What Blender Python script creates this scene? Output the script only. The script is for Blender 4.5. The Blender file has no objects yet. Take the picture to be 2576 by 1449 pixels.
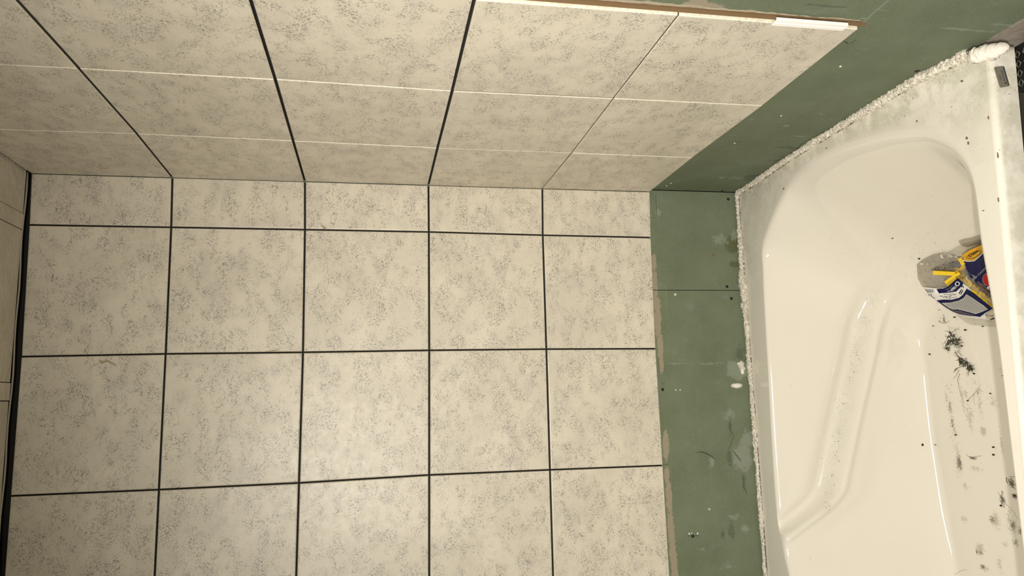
import bpy, bmesh, math, random
import numpy as np
from mathutils import Vector, Matrix, noise
from mathutils.bvhtree import BVHTree

random.seed(7)
rng = np.random.default_rng(7)
S = bpy.context.scene
COL = S.collection
U = 0.30                      # one wall tile = 0.30 m; all lengths below are in tiles

# ------------------------------------------------------------------ camera
# fitted to the tile grid; world: corner of the two tiled walls on x=0, y=0, tile bottom edge z=0, z up
W_PX, H_PX = 2576, 1449
F_PX = 1854.286
CAM = np.array([-1.82513, -6.11504, 2.45399])
RCAM = np.array([[-0.0244252, -0.1847834, -0.9824757], [-0.988492, 0.151224, -0.0038674], [0.1492885, 0.9710749, -0.1863506]])        # rows: image right, image down, forward
cd = bpy.data.cameras.new('camera')
cam = bpy.data.objects.new('camera', cd)
COL.objects.link(cam)
cd.sensor_width = 36.0
cd.sensor_fit = 'HORIZONTAL'
cd.lens = F_PX / W_PX * 36.0
cd.clip_start = 0.01
M3 = Matrix((RCAM[0].tolist(), (-RCAM[1]).tolist(), (-RCAM[2]).tolist())).transposed()
cam.matrix_world = Matrix.Translation(Vector((CAM * U).tolist())) @ M3.to_4x4()
S.camera = cam

# ------------------------------------------------------------------ world, lamps, exposure
wd = bpy.data.worlds.new('world')
S.world = wd
wd.use_nodes = True
wd.node_tree.nodes['Background'].inputs[0].default_value = (1.0, 0.86, 0.66, 1)
wd.node_tree.nodes['Background'].inputs[1].default_value = 0.01
S.view_settings.view_transform = 'Standard'
S.view_settings.look = 'None'
S.view_settings.gamma = 1.0
S.view_settings.use_curve_mapping = False
S.view_settings.exposure = 0.0

LAMP_COL = (1.0, 0.955, 0.87)
def bulb(x, y, z, watts, tilt):
    l = bpy.data.lights.new('vanity_bulb', 'SPOT')
    l.energy = watts
    l.color = LAMP_COL
    l.shadow_soft_size = 0.012
    l.spot_size = math.radians(130)
    l.spot_blend = 1.0
    o = bpy.data.objects.new('vanity_bulb', l)
    o.location = (x * U, y * U, z * U)
    o.rotation_euler = Vector((0.46, 1.0, tilt)).to_track_quat('-Z', 'Y').to_euler()
    COL.objects.link(o)
for k in range(6):
    bulb(-3.50 + 0.25 * k, -6.8, 2.90, 14.8, -0.80)
    bulb(-3.50 + 0.25 * k, -6.8, 3.25, 14.8, -0.80)

# ------------------------------------------------------------------ helpers
def ray(u, v):
    d = np.array([(u - W_PX / 2) / F_PX, (v - H_PX / 2) / F_PX, 1.0])
    d = RCAM.T @ d
    return d / np.linalg.norm(d)
def on(u, v, ax, val):
    """point where the sight line of a photograph pixel meets the plane axis=val"""
    d = ray(u, v)
    return CAM + d * ((val - CAM[ax]) / d[ax])

def link(name, me, mat=None, parent=None, kind=None, loc=None):
    o = bpy.data.objects.new(name, me)
    COL.objects.link(o)
    if mat is not None:
        for m in (mat if isinstance(mat, (list, tuple)) else [mat]):
            me.materials.append(m)
    if parent is not None:
        o.parent = parent
    if loc is not None:
        o.location = tuple(float(c) * U for c in loc)
    if kind:
        o['kind'] = kind
    return o
def mesh(name, verts, faces, smooth=False, fmat=None):
    me = bpy.data.meshes.new(name)
    me.from_pydata([tuple(float(c) * U for c in v) for v in verts], [], faces)
    if fmat is not None:
        me.polygons.foreach_set('material_index', fmat)
    if smooth:
        me.polygons.foreach_set('use_smooth', [True] * len(me.polygons))
    me.update()
    return me
def fix_normals(me):
    bm = bmesh.new(); bm.from_mesh(me)
    bmesh.ops.recalc_face_normals(bm, faces=bm.faces)
    bm.to_mesh(me); bm.free(); me.update()
def box_geo(x0, x1, y0, y1, z0, z1, base=0):
    v = [(x, y, z) for x in (x0, x1) for y in (y0, y1) for z in (z0, z1)]
    f = [(0, 1, 3, 2), (4, 6, 7, 5), (0, 4, 5, 1), (2, 3, 7, 6), (0, 2, 6, 4), (1, 5, 7, 3)]
    return v, [tuple(i + base for i in q) for q in f]
def box(name, x0, x1, y0, y1, z0, z1, mat, parent=None, kind=None, bev=0.0):
    v, f = box_geo(x0, x1, y0, y1, z0, z1)
    c = ((x0 + x1) / 2, (y0 + y1) / 2, (z0 + z1) / 2)
    v = [(a - c[0], b - c[1], d - c[2]) for a, b, d in v]
    me = mesh(name, v, f)
    fix_normals(me)
    o = link(name, me, mat, parent, kind, c)
    if bev:
        bm = bmesh.new(); bm.from_mesh(me)
        bmesh.ops.bevel(bm, geom=bm.edges[:], offset=bev * U, segments=2, affect='EDGES', profile=0.5)
        bm.to_mesh(me); bm.free()
    return o
def tag(o, label=None, cat=None, group=None, kind=None):
    if label: o['label'] = label
    if cat: o['category'] = cat
    if group: o['group'] = group
    if kind: o['kind'] = kind
    return o
def empty(name, loc=(0, 0, 0)):
    o = bpy.data.objects.new(name, None)
    COL.objects.link(o)
    o.location = tuple(c * U for c in loc)
    o.empty_display_size = 0.02
    return o
def tube_geo(pts, rad, n=8, base=0, closed_ends=True):
    """tube along pts (list of 3-vectors), radius scalar or list"""
    V, Fc = [], []
    P = [Vector(p) for p in pts]
    N = len(P)
    up = Vector((0.13, 0.21, 0.97))
    for i, p in enumerate(P):
        t = (P[min(i + 1, N - 1)] - P[max(i - 1, 0)]).normalized()
        a = t.cross(up)
        if a.length < 1e-4: a = t.cross(Vector((1, 0, 0)))
        a.normalize(); b = t.cross(a).normalized()
        r = rad[i] if isinstance(rad, (list, tuple, np.ndarray)) else rad
        for k in range(n):
            w = 2 * math.pi * k / n
            V.append(tuple(p + a * (math.cos(w) * r) + b * (math.sin(w) * r)))
    for i in range(N - 1):
        for k in range(n):
            k2 = (k + 1) % n
            Fc.append((base + i * n + k, base + i * n + k2, base + (i + 1) * n + k2, base + (i + 1) * n + k))
    if closed_ends:
        Fc.append(tuple(base + k for k in range(n))[::-1])
        Fc.append(tuple(base + (N - 1) * n + k for k in range(n)))
    return V, Fc
def add_attr(me, name, vals):
    at = me.attributes.new(name, 'FLOAT', 'POINT')
    at.data.foreach_set('value', np.asarray(vals, dtype=np.float32))

# ------------------------------------------------------------------ materials
class NT:
    """small node-tree writer"""
    def __init__(self, name):
        self.m = bpy.data.materials.new(name)
        self.m.use_nodes = True
        self.t = self.m.node_tree
        self.b = self.t.nodes['Principled BSDF']
    def n(self, typ, **kw):
        nd = self.t.nodes.new(typ)
        for k, v in kw.items():
            if k.startswith('i_'):
                key = k[2:]
                nd.inputs[int(key) if key.isdigit() else key].default_value = v
            else:
                setattr(nd, k, v)
        return nd
    def l(self, a, b):
        self.t.links.new(a, b)
    def coords(self, kind='Object'):
        return self.n('ShaderNodeTexCoord').outputs[kind]
    def noise(self, vec, scale, detail=4, rough=0.55, dist=0.0):
        nd = self.n('ShaderNodeTexNoise')
        nd.inputs['Scale'].default_value = scale
        nd.inputs['Detail'].default_value = detail
        nd.inputs['Roughness'].default_value = rough
        nd.inputs['Distortion'].default_value = dist
        self.l(vec, nd.inputs['Vector'])
        return nd.outputs['Fac']
    def math(self, op, a, b=None, clamp=False):
        nd = self.n('ShaderNodeMath', operation=op)
        nd.use_clamp = clamp
        for i, x in enumerate((a, b)):
            if x is None: continue
            if isinstance(x, (int, float)): nd.inputs[i].default_value = x
            else: self.l(x, nd.inputs[i])
        return nd.outputs[0]
    def mr(self, v, a, b, c=0.0, d=1.0, smooth=True):
        nd = self.n('ShaderNodeMapRange')
        nd.interpolation_type = 'SMOOTHSTEP' if smooth else 'LINEAR'
        self.l(v, nd.inputs[0])
        for i, x in enumerate((a, b, c, d)): nd.inputs[i + 1].default_value = x
        return nd.outputs[0]
    def mix(self, fac, a, b, mode='MIX'):
        nd = self.n('ShaderNodeMix', data_type='RGBA', blend_type=mode)
        if isinstance(fac, (int, float)): nd.inputs[0].default_value = fac
        else: self.l(fac, nd.inputs[0])
        for i, x in ((6, a), (7, b)):
            if isinstance(x, tuple): nd.inputs[i].default_value = (*x, 1) if len(x) == 3 else x
            else: self.l(x, nd.inputs[i])
        return nd.outputs[2]
    def attr(self, name, typ='GEOMETRY', out='Fac'):
        nd = self.n('ShaderNodeAttribute', attribute_name=name, attribute_type=typ)
        return nd.outputs[out]
    def bump(self, h, strength, dist, normal=None):
        nd = self.n('ShaderNodeBump')
        nd.inputs['Strength'].default_value = strength
        nd.inputs['Distance'].default_value = dist
        self.l(h, nd.inputs['Height'])
        if normal is not None: self.l(normal, nd.inputs['Normal'])
        return nd.outputs[0]
    def col(self, c):
        if isinstance(c, tuple): self.b.inputs['Base Color'].default_value = (*c, 1)
        else: self.l(c, self.b.inputs['Base Color'])
    def set(self, **kw):
        for k, v in kw.items():
            i = self.b.inputs[k.replace('_', ' ')]
            if isinstance(v, (int, float, tuple)): i.default_value = v
            else: self.l(v, i)
        return self.m
def plain(name, c, rough=0.6, **kw):
    t = NT(name); t.col(c); t.set(Roughness=rough, **kw)
    return t.m

def tile_material():
    t = NT('tile_glaze')
    co = t.coords()
    seed = t.attr('seed', 'OBJECT', 'Fac')
    off = t.n('ShaderNodeCombineXYZ')
    t.l(t.math('MULTIPLY', seed, 3.71), off.inputs[0])
    t.l(t.math('MULTIPLY', seed, 5.13), off.inputs[1])
    t.l(t.math('MULTIPLY', seed, 7.77), off.inputs[2])
    va = t.n('ShaderNodeVectorMath', operation='ADD')
    t.l(co, va.inputs[0]); t.l(off.outputs[0], va.inputs[1])
    v = va.outputs[0]
    # drift in one diagonal direction, as the print of the tile has
    mp = t.n('ShaderNodeMapping')
    mp.inputs['Rotation'].default_value = (0.0, math.radians(35), math.radians(20))
    mp.inputs['Scale'].default_value = (1.0, 1.0, 1.5)
    t.l(v, mp.inputs['Vector'])
    vd = mp.outputs[0]
    base = t.mix(t.mr(t.noise(v, 9, 3), 0.36, 0.66), (0.610, 0.555, 0.450), (0.680, 0.620, 0.505))
    cloud = t.mr(t.noise(vd, 17, 5, 0.62), 0.50, 0.70)
    base = t.mix(t.math('MULTIPLY', cloud, 0.30), base, (0.43, 0.40, 0.36))
    cluster = t.mr(t.noise(vd, 24, 4, 0.6), 0.42, 0.60)
    # broken squiggles: narrow band round the middle value of a fine noise
    n1 = t.noise(vd, 150, 3, 0.6, 0.8)
    band = t.math('SUBTRACT', 1.0, t.mr(t.math('ABSOLUTE', t.math('SUBTRACT', n1, 0.52)), 0.010, 0.060))
    brk = t.mr(t.noise(v, 330, 2, 0.5), 0.42, 0.54)
    sq = t.math('MULTIPLY', t.math('MULTIPLY', band, brk), cluster)
    base = t.mix(t.math('MULTIPLY', sq, 0.95), base, (0.17, 0.155, 0.14))
    fleck = t.mr(t.noise(vd, 260, 3, 0.6), 0.58, 0.66)
    fm = t.math('MULTIPLY', fleck, t.mr(t.noise(vd, 30, 3, 0.6), 0.44, 0.6))
    base = t.mix(t.math('MULTIPLY', fm, 0.75), base, (0.24, 0.225, 0.21))
    # a few heavier grey dabs
    dab = t.math('MULTIPLY', t.mr(t.noise(v, 95, 2, 0.5), 0.66, 0.74), cluster)
    base = t.mix(t.math('MULTIPLY', dab, 0.7), base, (0.27, 0.255, 0.23))
    # warm brown adhesive haze here and there
    hz = t.mr(t.noise(v, 6.5, 3, 0.6), 0.63, 0.8)
    base = t.mix(t.math('MULTIPLY', hz, 0.45), base, (0.47, 0.40, 0.29))
    t.col(base)
    rg = t.mr(t.noise(v, 60, 4), 0.3, 0.7, 0.40, 0.46)
    nb = t.bump(t.noise(v, 9, 1), 0.05, 0.0006)
    t.set(Roughness=rg, Normal=nb)
    t.b.inputs['Specular IOR Level'].default_value = 0.5
    return t.m
M_TILE = tile_material()
def edge_material():
    t = NT('tile_edge')
    n = t.noise(t.coords(), 180, 3)
    t.col(t.mix(t.mr(n, 0.4, 0.65), (0.80, 0.74, 0.60), (0.66, 0.60, 0.47)))
    return t.set(Roughness=0.55)
M_EDGE = edge_material()
M_SIDE = plain('tile_side_shaded', (0.10, 0.088, 0.066), 0.9)  # tile sides darkened: shade inside the joints put into the colour
M_BED = plain('shaded_adhesive', (0.012, 0.011, 0.009), 0.9)  # dark adhesive taken down to near black, joint shade painted in

def board_material():
    """moisture-resistant green drywall face; attributes carry smears and stains"""
    t = NT('green_board')
    co = t.coords('Generated')
    geo = t.n('ShaderNodeNewGeometry').outputs['Position']
    c = t.mix(t.mr(t.noise(geo, 9, 5, 0.6), 0.3, 0.7), (0.125, 0.150, 0.088), (0.155, 0.185, 0.115))
    fib = t.noise(geo, 420, 3, 0.7)
    c = t.mix(t.mr(fib, 0.35, 0.7, 0.0, 0.35), c, (0.215, 0.250, 0.185))
    c = t.mix(t.mr(t.noise(geo, 30, 6, 0.65), 0.56, 0.70, 0, 0.35), c, (0.20, 0.235, 0.185))
    # scuff streaks along the wall
    mp = t.n('ShaderNodeMapping'); mp.inputs['Scale'].default_value = (1, 3.0, 24)
    t.l(geo, mp.inputs['Vector'])
    c = t.mix(t.mr(t.noise(mp.outputs[0], 6, 4, 0.6), 0.60, 0.78, 0, 0.32), c, (0.27, 0.30, 0.235))
    rag = t.noise(geo, 70, 6, 0.7)
    for nm, colr, amt in (('olive', (0.095, 0.100, 0.040), 0.75), ('light', (0.27, 0.295, 0.235), 0.6),
                          ('dark', (0.070, 0.088, 0.058), 0.55), ('beige', (0.315, 0.265, 0.190), 0.95),
                          ('rust', (0.19, 0.10, 0.035), 0.85), ('white', (0.66, 0.62, 0.52), 0.9)):
        a = t.attr(nm)
        m = t.mr(t.math('ADD', a, t.math('MULTIPLY', t.math('SUBTRACT', rag, 0.5), 1.7)), 0.36, 0.64, 0, amt)
        c = t.mix(m, c, colr)
    t.col(c)
    nb = t.bump(t.noise(geo, 500, 3, 0.7), 0.35, 0.0008)
    t.set(Roughness=0.82, Normal=nb)
    t.b.inputs['Specular IOR Level'].default_value = 0.25
    return t.m
M_BOARD = board_material()
M_BLACK = plain('screw_black', (0.006, 0.006, 0.006), 0.7)

def enamel_material():
    t = NT('tub_enamel')
    geo = t.n('ShaderNodeNewGeometry').outputs['Position']
    white = (0.805, 0.762, 0.672)
    c = t.mix(t.mr(t.noise(geo, 5, 3), 0.3, 0.7, 0, 0.35), white, (0.775, 0.728, 0.633))
    film = t.attr('film'); speck = t.attr('speck'); stain = t.attr('stain'); grey = t.attr('grime')
    # thin dusty film on the ledge, wiped away in patches; rim-front shade too
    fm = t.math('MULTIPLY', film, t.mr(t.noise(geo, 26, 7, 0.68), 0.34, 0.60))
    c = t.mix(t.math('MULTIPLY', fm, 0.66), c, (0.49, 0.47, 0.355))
    # fine dark specks
    dens = t.math('MULTIPLY', speck, t.mr(t.noise(geo, 34, 4, 0.6), 0.34, 0.62, 0.15, 1.0))
    s1 = t.mr(t.math('ADD', t.noise(geo, 560, 2, 0.5), t.math('MULTIPLY', dens, 0.15)), 0.745, 0.775)
    s2 = t.mr(t.math('ADD', t.noise(geo, 250, 2, 0.5), t.math('MULTIPLY', dens, 0.12)), 0.765, 0.785)
    c = t.mix(t.math('MULTIPLY', s1, 0.75), c, (0.15, 0.13, 0.10))
    c = t.mix(t.math('MULTIPLY', s2, 0.90), c, (0.07, 0.06, 0.045))
    # stains with ragged outlines
    rag = t.noise(geo, 150, 7, 0.75, 0.9)
    m = t.mr(t.math('ADD', stain, t.math('MULTIPLY', t.math('SUBTRACT', rag, 0.5), 2.1)), 0.46, 0.80, 0, 0.55)
    c = t.mix(m, c, (0.33, 0.29, 0.22))
    m = t.mr(t.math('ADD', grey, t.math('MULTIPLY', t.math('SUBTRACT', t.noise(geo, 230, 6, 0.75, 1.2), 0.5), 2.6)), 0.48, 0.74, 0, 0.85)
    c = t.mix(m, c, (0.105, 0.092, 0.060))
    t.col(c)
    dirt = t.math('ADD', t.math('MULTIPLY', fm, 0.30), t.math('MULTIPLY', m, 0.3))
    r = t.math('ADD', 0.065, dirt)
    nb = t.bump(t.noise(geo, 14, 2), 0.05, 0.003)
    t.set(Roughness=r, Normal=nb)
    t.b.inputs['Specular IOR Level'].default_value = 0.55
    return t.m
M_TUB = enamel_material()

def caulk_material():
    t = NT('old_sealant')
    geo = t.n('ShaderNodeNewGeometry').outputs['Position']
    c = t.mix(t.mr(t.noise(geo, 160, 5, 0.7), 0.36, 0.62), (0.50, 0.44, 0.35), (0.80, 0.76, 0.66))
    c = t.mix(t.mr(t.noise(geo, 210, 4, 0.65), 0.60, 0.68, 0, 0.9), c, (0.06, 0.05, 0.035))
    c = t.mix(t.mr(t.noise(geo, 45, 4, 0.6), 0.62, 0.72, 0, 0.6), c, (0.30, 0.19, 0.10))
    t.col(c)
    return t.set(Roughness=0.75, Normal=t.bump(t.noise(geo, 260, 4, 0.7), 0.7, 0.002))
M_CAULK = caulk_material()

# ================================================================== THE SETTING
TT = 0.028        # tile thickness
def slab(name, x0, x1, y0, y1, z0, z1, mat):
    o = box(name, x0, x1, y0, y1, z0, z1, mat)
    o['kind'] = 'structure'
    return o
M_PLASTER = plain('room_plaster', (0.36, 0.33, 0.27), 0.8)
M_STUD = plain('dark_cavity', (0.02, 0.017, 0.013), 0.9)
XL, YF, ZC, ZF = -5.05, -8.6, 5.075, -2.32
wall_back = slab('wall_back', XL - 0.3, 0.30, 0.075, 0.30, ZF - 0.3, ZC + 0.3, M_STUD)
wall_right = slab('wall_right', 0.075, 0.30, YF - 0.3, 0.075, ZF - 0.3, ZC + 0.3, M_STUD)
wall_left = slab('wall_left', XL - 0.3, XL, YF, 0.075, ZF - 0.3, ZC + 0.3, M_PLASTER)
wall_front = slab('wall_front', XL - 0.3, 0.30, YF - 0.3, YF, ZF - 0.3, ZC + 0.3, M_PLASTER)
floor = slab('floor', XL - 0.3, 0.30, YF - 0.3, 0.30, ZF - 0.3, ZF, plain('floor_dust', (0.05, 0.042, 0.033), 0.85))
for o, l in ((wall_back, 'long alcove wall behind the bathtub, pale speckled tiles above green board'),
             (wall_right, 'short end wall of the alcove, pale speckled tiles beside green board'),
             (wall_left, 'plain plaster wall at the other end of the tub'),
             (wall_front, 'plain plaster wall behind the viewer'),
             (floor, 'dark dusty floor below the front edge of the tub')):
    tag(o, l, 'floor' if o is floor else 'wall')

# ---- ceiling: stippled panels with flat battens
def ceiling_material():
    t = NT('stippled_ceiling_paint')
    geo = t.n('ShaderNodeNewGeometry').outputs['Position']
    t.col(t.mix(t.mr(t.noise(geo, 12, 5), 0.35, 0.65), (0.56, 0.50, 0.40), (0.64, 0.585, 0.485)))
    return t.set(Roughness=0.6, Normal=t.bump(t.noise(geo, 70, 5, 0.65), 0.9, 0.006))
M_CEIL = ceiling_material()
ceiling = slab('ceiling', XL - 0.3, 0.30, YF - 0.3, 0.30, ZC + 0.06, ZC + 0.3, M_STUD)
tag(ceiling, 'cream stippled ceiling panels with flat battens above the tiles', 'ceiling')
bats = [(-0.33, -0.46), (-1.61, -1.75), (-2.90, -3.04), (-4.2, -4.34)]
xs = [0.06] + [v for b in bats for v in b] + [XL]
for i in range(0, len(xs) - 1, 2):
    box('ceiling_panel', xs[i + 1] - 0.0, xs[i], YF, -0.044, ZC, ZC + 0.06, M_CEIL, None, None, 0.004)
    bpy.context.view_layer.update()
for b in bats:
    box('batten', b[1] + 0.006, b[0] - 0.006, YF, -0.047, ZC - 0.006, ZC + 0.05, M_CEIL, None, None, 0.003)
for o in list(COL.objects):
    if o.name.split('.')[0] in ('ceiling_panel', 'batten'):
        w = o.location.copy(); o.parent = ceiling; o.location = w - ceiling.location
# grey bead in the open joint between ceiling and tiles
V, Fc = [], []
pts = [(x, -0.034 + 0.006 * math.sin(x * 3.1), ZC - 0.004 + 0.004 * math.sin(x * 9)) for x in np.linspace(-5.0, 0.0, 40)]
V, Fc = tube_geo(pts, 0.0065, 6)
tr = link('trim_1', mesh('trim_1', V, Fc, True), plain('grey_bead', (0.36, 0.32, 0.26), 0.4), None, 'structure')
tag(tr, 'thin grey bead in the open joint between ceiling and back wall tiles', 'trim')

# ---- green boards with fine grids that carry the stains
def board(name, parent, plane, a0, a1, z0, z1, step, stains):
    """plane 'y': board on the back wall (runs along x); plane 'x': on the end wall (runs along y)"""
    na = max(2, int(abs(a1 - a0) / step)); nz = max(2, int(abs(z1 - z0) / step))
    A = np.linspace(a0, a1, na + 1)
    if a1 == YF:
        A = np.concatenate([np.linspace(a0, a0 - 0.36, 61), np.linspace(a0 - 0.40, a1, 60)]); na = len(A) - 1
    Z = np.linspace(z0, z1, nz + 1)
    AA, ZZ = np.meshgrid(A, Z, indexing='ij')
    n = AA.size
    f0, f1 = 0.030, 0.072
    a = AA.ravel(); z = ZZ.ravel()
    front = np.full(n, f0)
    if plane == 'y': P = np.stack([a, front, z], 1)
    else: P = np.stack([front, a, z], 1)
    idx = np.arange(n).reshape(na + 1, nz + 1)
    q = np.stack([idx[:-1, :-1], idx[1:, :-1], idx[1:, 1:], idx[:-1, 1:]], -1).reshape(-1, 4)
    F = [tuple(map(int, r)) for r in q]
    # back and rim
    cor = [(a0, z0), (a1, z0), (a1, z1), (a0, z1)]
    P2 = [(c[0], f1, c[1]) if plane == 'y' else (f1, c[0], c[1]) for c in cor]
    fr = [(c[0], f0, c[1]) if plane == 'y' else (f0, c[0], c[1]) for c in cor]
    b = n
    V = P.tolist() + P2 + fr
    F.append((b + 3, b + 2, b + 1, b))
    for k in range(4):
        k2 = (k + 1) % 4
        F.append((b + k, b + k2, b + 4 + k2, b + 4 + k))
    me = mesh(name, V, F)
    bm = bmesh.new(); bm.from_mesh(me)
    bmesh.ops.recalc_face_normals(bm, faces=bm.faces); bm.to_mesh(me); bm.free()
    acc = {k: np.full(len(V), -0.6) for k in ('olive', 'light', 'dark', 'beige', 'rust', 'white')}
    AV = np.array([v[0] if plane == 'y' else v[1] for v in V]); ZV = np.array([v[2] for v in V])
    for kind, ca, cz, ra, rz, pw in stains:
        d = np.sqrt(((AV - ca) / ra) ** 2 + ((ZV - cz) / rz) ** 2)
        acc[kind] = np.maximum(acc[kind], pw * (1.25 - 0.85 * d))
    for k, v in acc.items():
        add_attr(me, k, v)
    o = link(name, me, M_BOARD, None)
    o.parent = parent
    o.matrix_parent_inverse = Matrix.Translation(-parent.location)
    return o
def adopt(o, parent):
    o.parent = parent
    o.matrix_parent_inverse = Matrix.Translation(-parent.location)
    return o

YB = 0.030
def smooth01(a, b, v):
    t_ = min(1, max(0, (v - a) / (b - a))); return t_ * t_ * (3 - 2 * t_)
def sb(kind, u, v, du, dv, pw=1.0):
    """stain on the back wall board, centre and half sizes given in photograph pixels"""
    c = on(u, v, 1, YB); e = on(u + du, v, 1, YB); g = on(u, v + dv, 1, YB)
    return (kind, c[0], c[2], abs(g[0] - c[0]) + 1e-3, abs(e[2] - c[2]) + 1e-3, pw)
def ss(kind, u, v, du, dv, pw=1.0):
    c = on(u, v, 0, YB); e = on(u + du, v, 0, YB); g = on(u, v + dv, 0, YB)
    ra = max(abs(g[1] - c[1]) * 0.7, 0.012); rz = max(abs(e[2] - c[2]), 0.012)
    return (kind, c[1], c[2], ra, rz, pw)
st_back = [sb('olive', 1842, 612, 22, 26), sb('olive', 1850, 665, 20, 9), sb('light', 1815, 600, 34, 24, .62), sb('light', 1848, 590, 14, 18, .7),
    sb('rust', 1646, 505, 7, 1.6, .6), sb('light', 1656, 535, 9, 10, .9), sb('rust', 1795, 640, 8, 6, .6),
    sb('light', 1855, 930, 32, 26, 1.0), sb('white', 1865, 920, 9, 18, .75), sb('white', 1852, 970, 14, 7, 1.05), sb('light', 1790, 915, 60, 5, .6),
    sb('light', 1868, 1150, 26, 42, 1.0), sb('light', 1880, 1105, 18, 26, .85), sb('dark', 1835, 1150, 8, 30, .75),
    sb('dark', 1836, 1070, 10, 40, .55), sb('light', 1835, 1045, 16, 18, .7), sb('dark', 1872, 1210, 6, 30, .75), sb('dark', 1862, 905, 24, 20, .6),
    sb('light', 1690, 915, 45, 2.6, .75), sb('light', 1790, 1165, 10, 14, .7), sb('light', 1744, 1110, 2, 42, .6),
    sb('dark', 1840, 1335, 12, 34, .6), sb('dark', 1818, 1345, 8, 26, .6), sb('light', 1870, 1330, 40, 12, .5), sb('light', 1763, 1382, 14, 7, .6),
    sb('rust', 1872, 745, 9, 8, .9), sb('light', 1845, 1300, 26, 12, .5), sb('dark', 1860, 890, 14, 30, .6), sb('light', 1828, 1425, 40, 12, .5),
    sb('white', 1698, 741, 4, 4, .7), sb('white', 1784, 1281, 4, 3, .7)]
for u, v, w, h in ((1645, 660, 6, 26), (1647, 715, 7, 45), (1652, 765, 10, 22), (1654, 810, 9, 42), (1661, 870, 8, 34), (1664, 915, 6, 22),
                   (1675, 1120, 8, 38), (1678, 1195, 7, 22), (1683, 1250, 8, 45), (1688, 1330, 9, 50), (1694, 1400, 9, 50), (1698, 1450, 9, 45)):
    st_back.append(sb('beige', u, v, w, h, 1.15))
seam = on(1760, 730, 1, YB)[0]
st_a = [s for s in st_back if s[1] > seam - 0.12]; st_b = [s for s in st_back if s[1] < seam + 0.12]
ZB0 = -0.93
adopt(board('drywall_board', wall_back, 'y', 0.024, seam + 0.0025, ZB0, 5.03, 0.0125, st_a), wall_back)
adopt(board('drywall_board', wall_back, 'y', seam - 0.0035, XL, ZB0, 5.03, 0.0125, st_b), wall_back)

zb_side = -0.80
st_side = [ss('olive', 1985, 398, 55, 20, .42), ss('dark', 2000, 372, 60, 6, .7), ss('dark', 1890, 446, 22, 12, .95), ss('dark', 1960, 405, 40, 5, .75),
    ss('light', 1860, 448, 90, 5, .6), ss('light', 1977, 316, 12, 5, .8), ss('light', 2010, 343, 20, 3, .8), ss('dark', 1860, 356, 12, 4, .8), ss('light', 2065, 288, 10, 3, .7),
    ss('light', 1840, 340, 60, 3, .5), ss('light', 1890, 300, 8, 3, .7), ss('rust', 2452, 126, 16, 12, 1.3), ss('light', 2300, 240, 30, 4, .5),
    ss('light', 2100, 300, 60, 3, .5), ss('light', 2430, 75, 90, 6, .7), ss('light', 2520, 62, 40, 5, .8), ss('light', 2215, 25, 40, 3, .55), ss('light', 2180, 47, 24, 5, .6)]
adopt(board('drywall_board', wall_right, 'x', 0.022, -2.982, 0.0, 5.03, 0.10, []), wall_right)
adopt(board('drywall_board', wall_right, 'x', 0.022, -3.60, zb_side, 0.0, 0.0125, [s for s in st_side if s[1] > -3.7]), wall_right)
adopt(board('drywall_board', wall_right, 'x', 0.022, -2.40, -0.875, zb_side, 0.0125, [s for s in st_side if s[2] < -0.6]), wall_right)
adopt(board('drywall_board', wall_right, 'x', -3.60, YF + 0.001, zb_side, 0.0, 0.03, [s for s in st_side if s[1] < -3.5]), wall_right)
st_out = [s for s in st_side if s[1] < -2.9]
for u, v, w, h in ((1240, 4, 60, 8), (1400, 8, 90, 10), (1540, 16, 90, 14), (1640, 22, 70, 14), (1745, 14, 34, 26), (1700, 30, 90, 9), (1820, 38, 60, 6), (1780, 22, 50, 18), (1300, 2, 90, 12), (1460, 14, 80, 16), (1620, 26, 80, 16), (1850, 42, 50, 8)):
    st_out.append(ss('beige', u, v, w, h * 1.35, 1.0))
for u, v, w, h, p in ((2090, 16, 80, 4, .85), (1900, 30, 70, 8, .45)):
    st_out.append(ss('dark' if p > .5 else 'light', u, v, w, h, p))
adopt(board('drywall_board', wall_right, 'x', -3.016, YF, 0.0, 5.04, 0.02, st_out), wall_right)
# brown torn paper core left in the slot where the board was cut along the tiles
V, Fc = [], []
ns = 260
for i in range(ns + 1):
    z = -0.02 + (ZC + 0.02) * i / ns
    e = 0.006 * noise.noise(Vector((0, 3, z * 14))) + 0.004 * noise.noise(Vector((5, 0, z * 47)))
    V += [(0.020, -2.9795, z), (0.027, -3.001 + e * .6, z), (0.060, -2.9795, z), (0.060, -3.001 + e * .6, z)]
for i in range(ns):
    b = 4 * i
    Fc += [(b, b + 4, b + 5, b + 1), (b + 1, b + 5, b + 7, b + 3), (b + 2, b + 3, b + 7, b + 6)]
adopt(link('paper_core', mesh('paper_core', V, Fc), plain('brown_paper', (0.165, 0.100, 0.045), 0.85)), wall_right)
# raised ragged lip of filler along that cut
V, Fc = [], []
for i in range(ns + 1):
    z = 0.02 + (ZC - 0.02) * i / ns
    e = 0.010 * noise.noise(Vector((0, 3, z * 9))); h = 0.008 + 0.006 * noise.noise(Vector((2, 8, z * 30)))
    V += [(0.030, -3.0165, z), (0.030 - max(h * .5, 0.002), -3.019 + e * .3, z), (0.0297, -3.036 + 1.6 * e + .012 * noise.noise(Vector((9, 1, z * 26))) + .014 * smooth01(1.1, 0.3, z), z)]
for i in range(ns):
    b = 3 * i
    Fc += [(b, b + 3, b + 4, b + 1), (b + 1, b + 4, b + 5, b + 2)]
M_FILL = plain('beige_filler', (0.33, 0.28, 0.20), 0.9)
adopt(link('filler_lip', mesh('filler_lip', V, Fc), M_FILL), wall_right)
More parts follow.
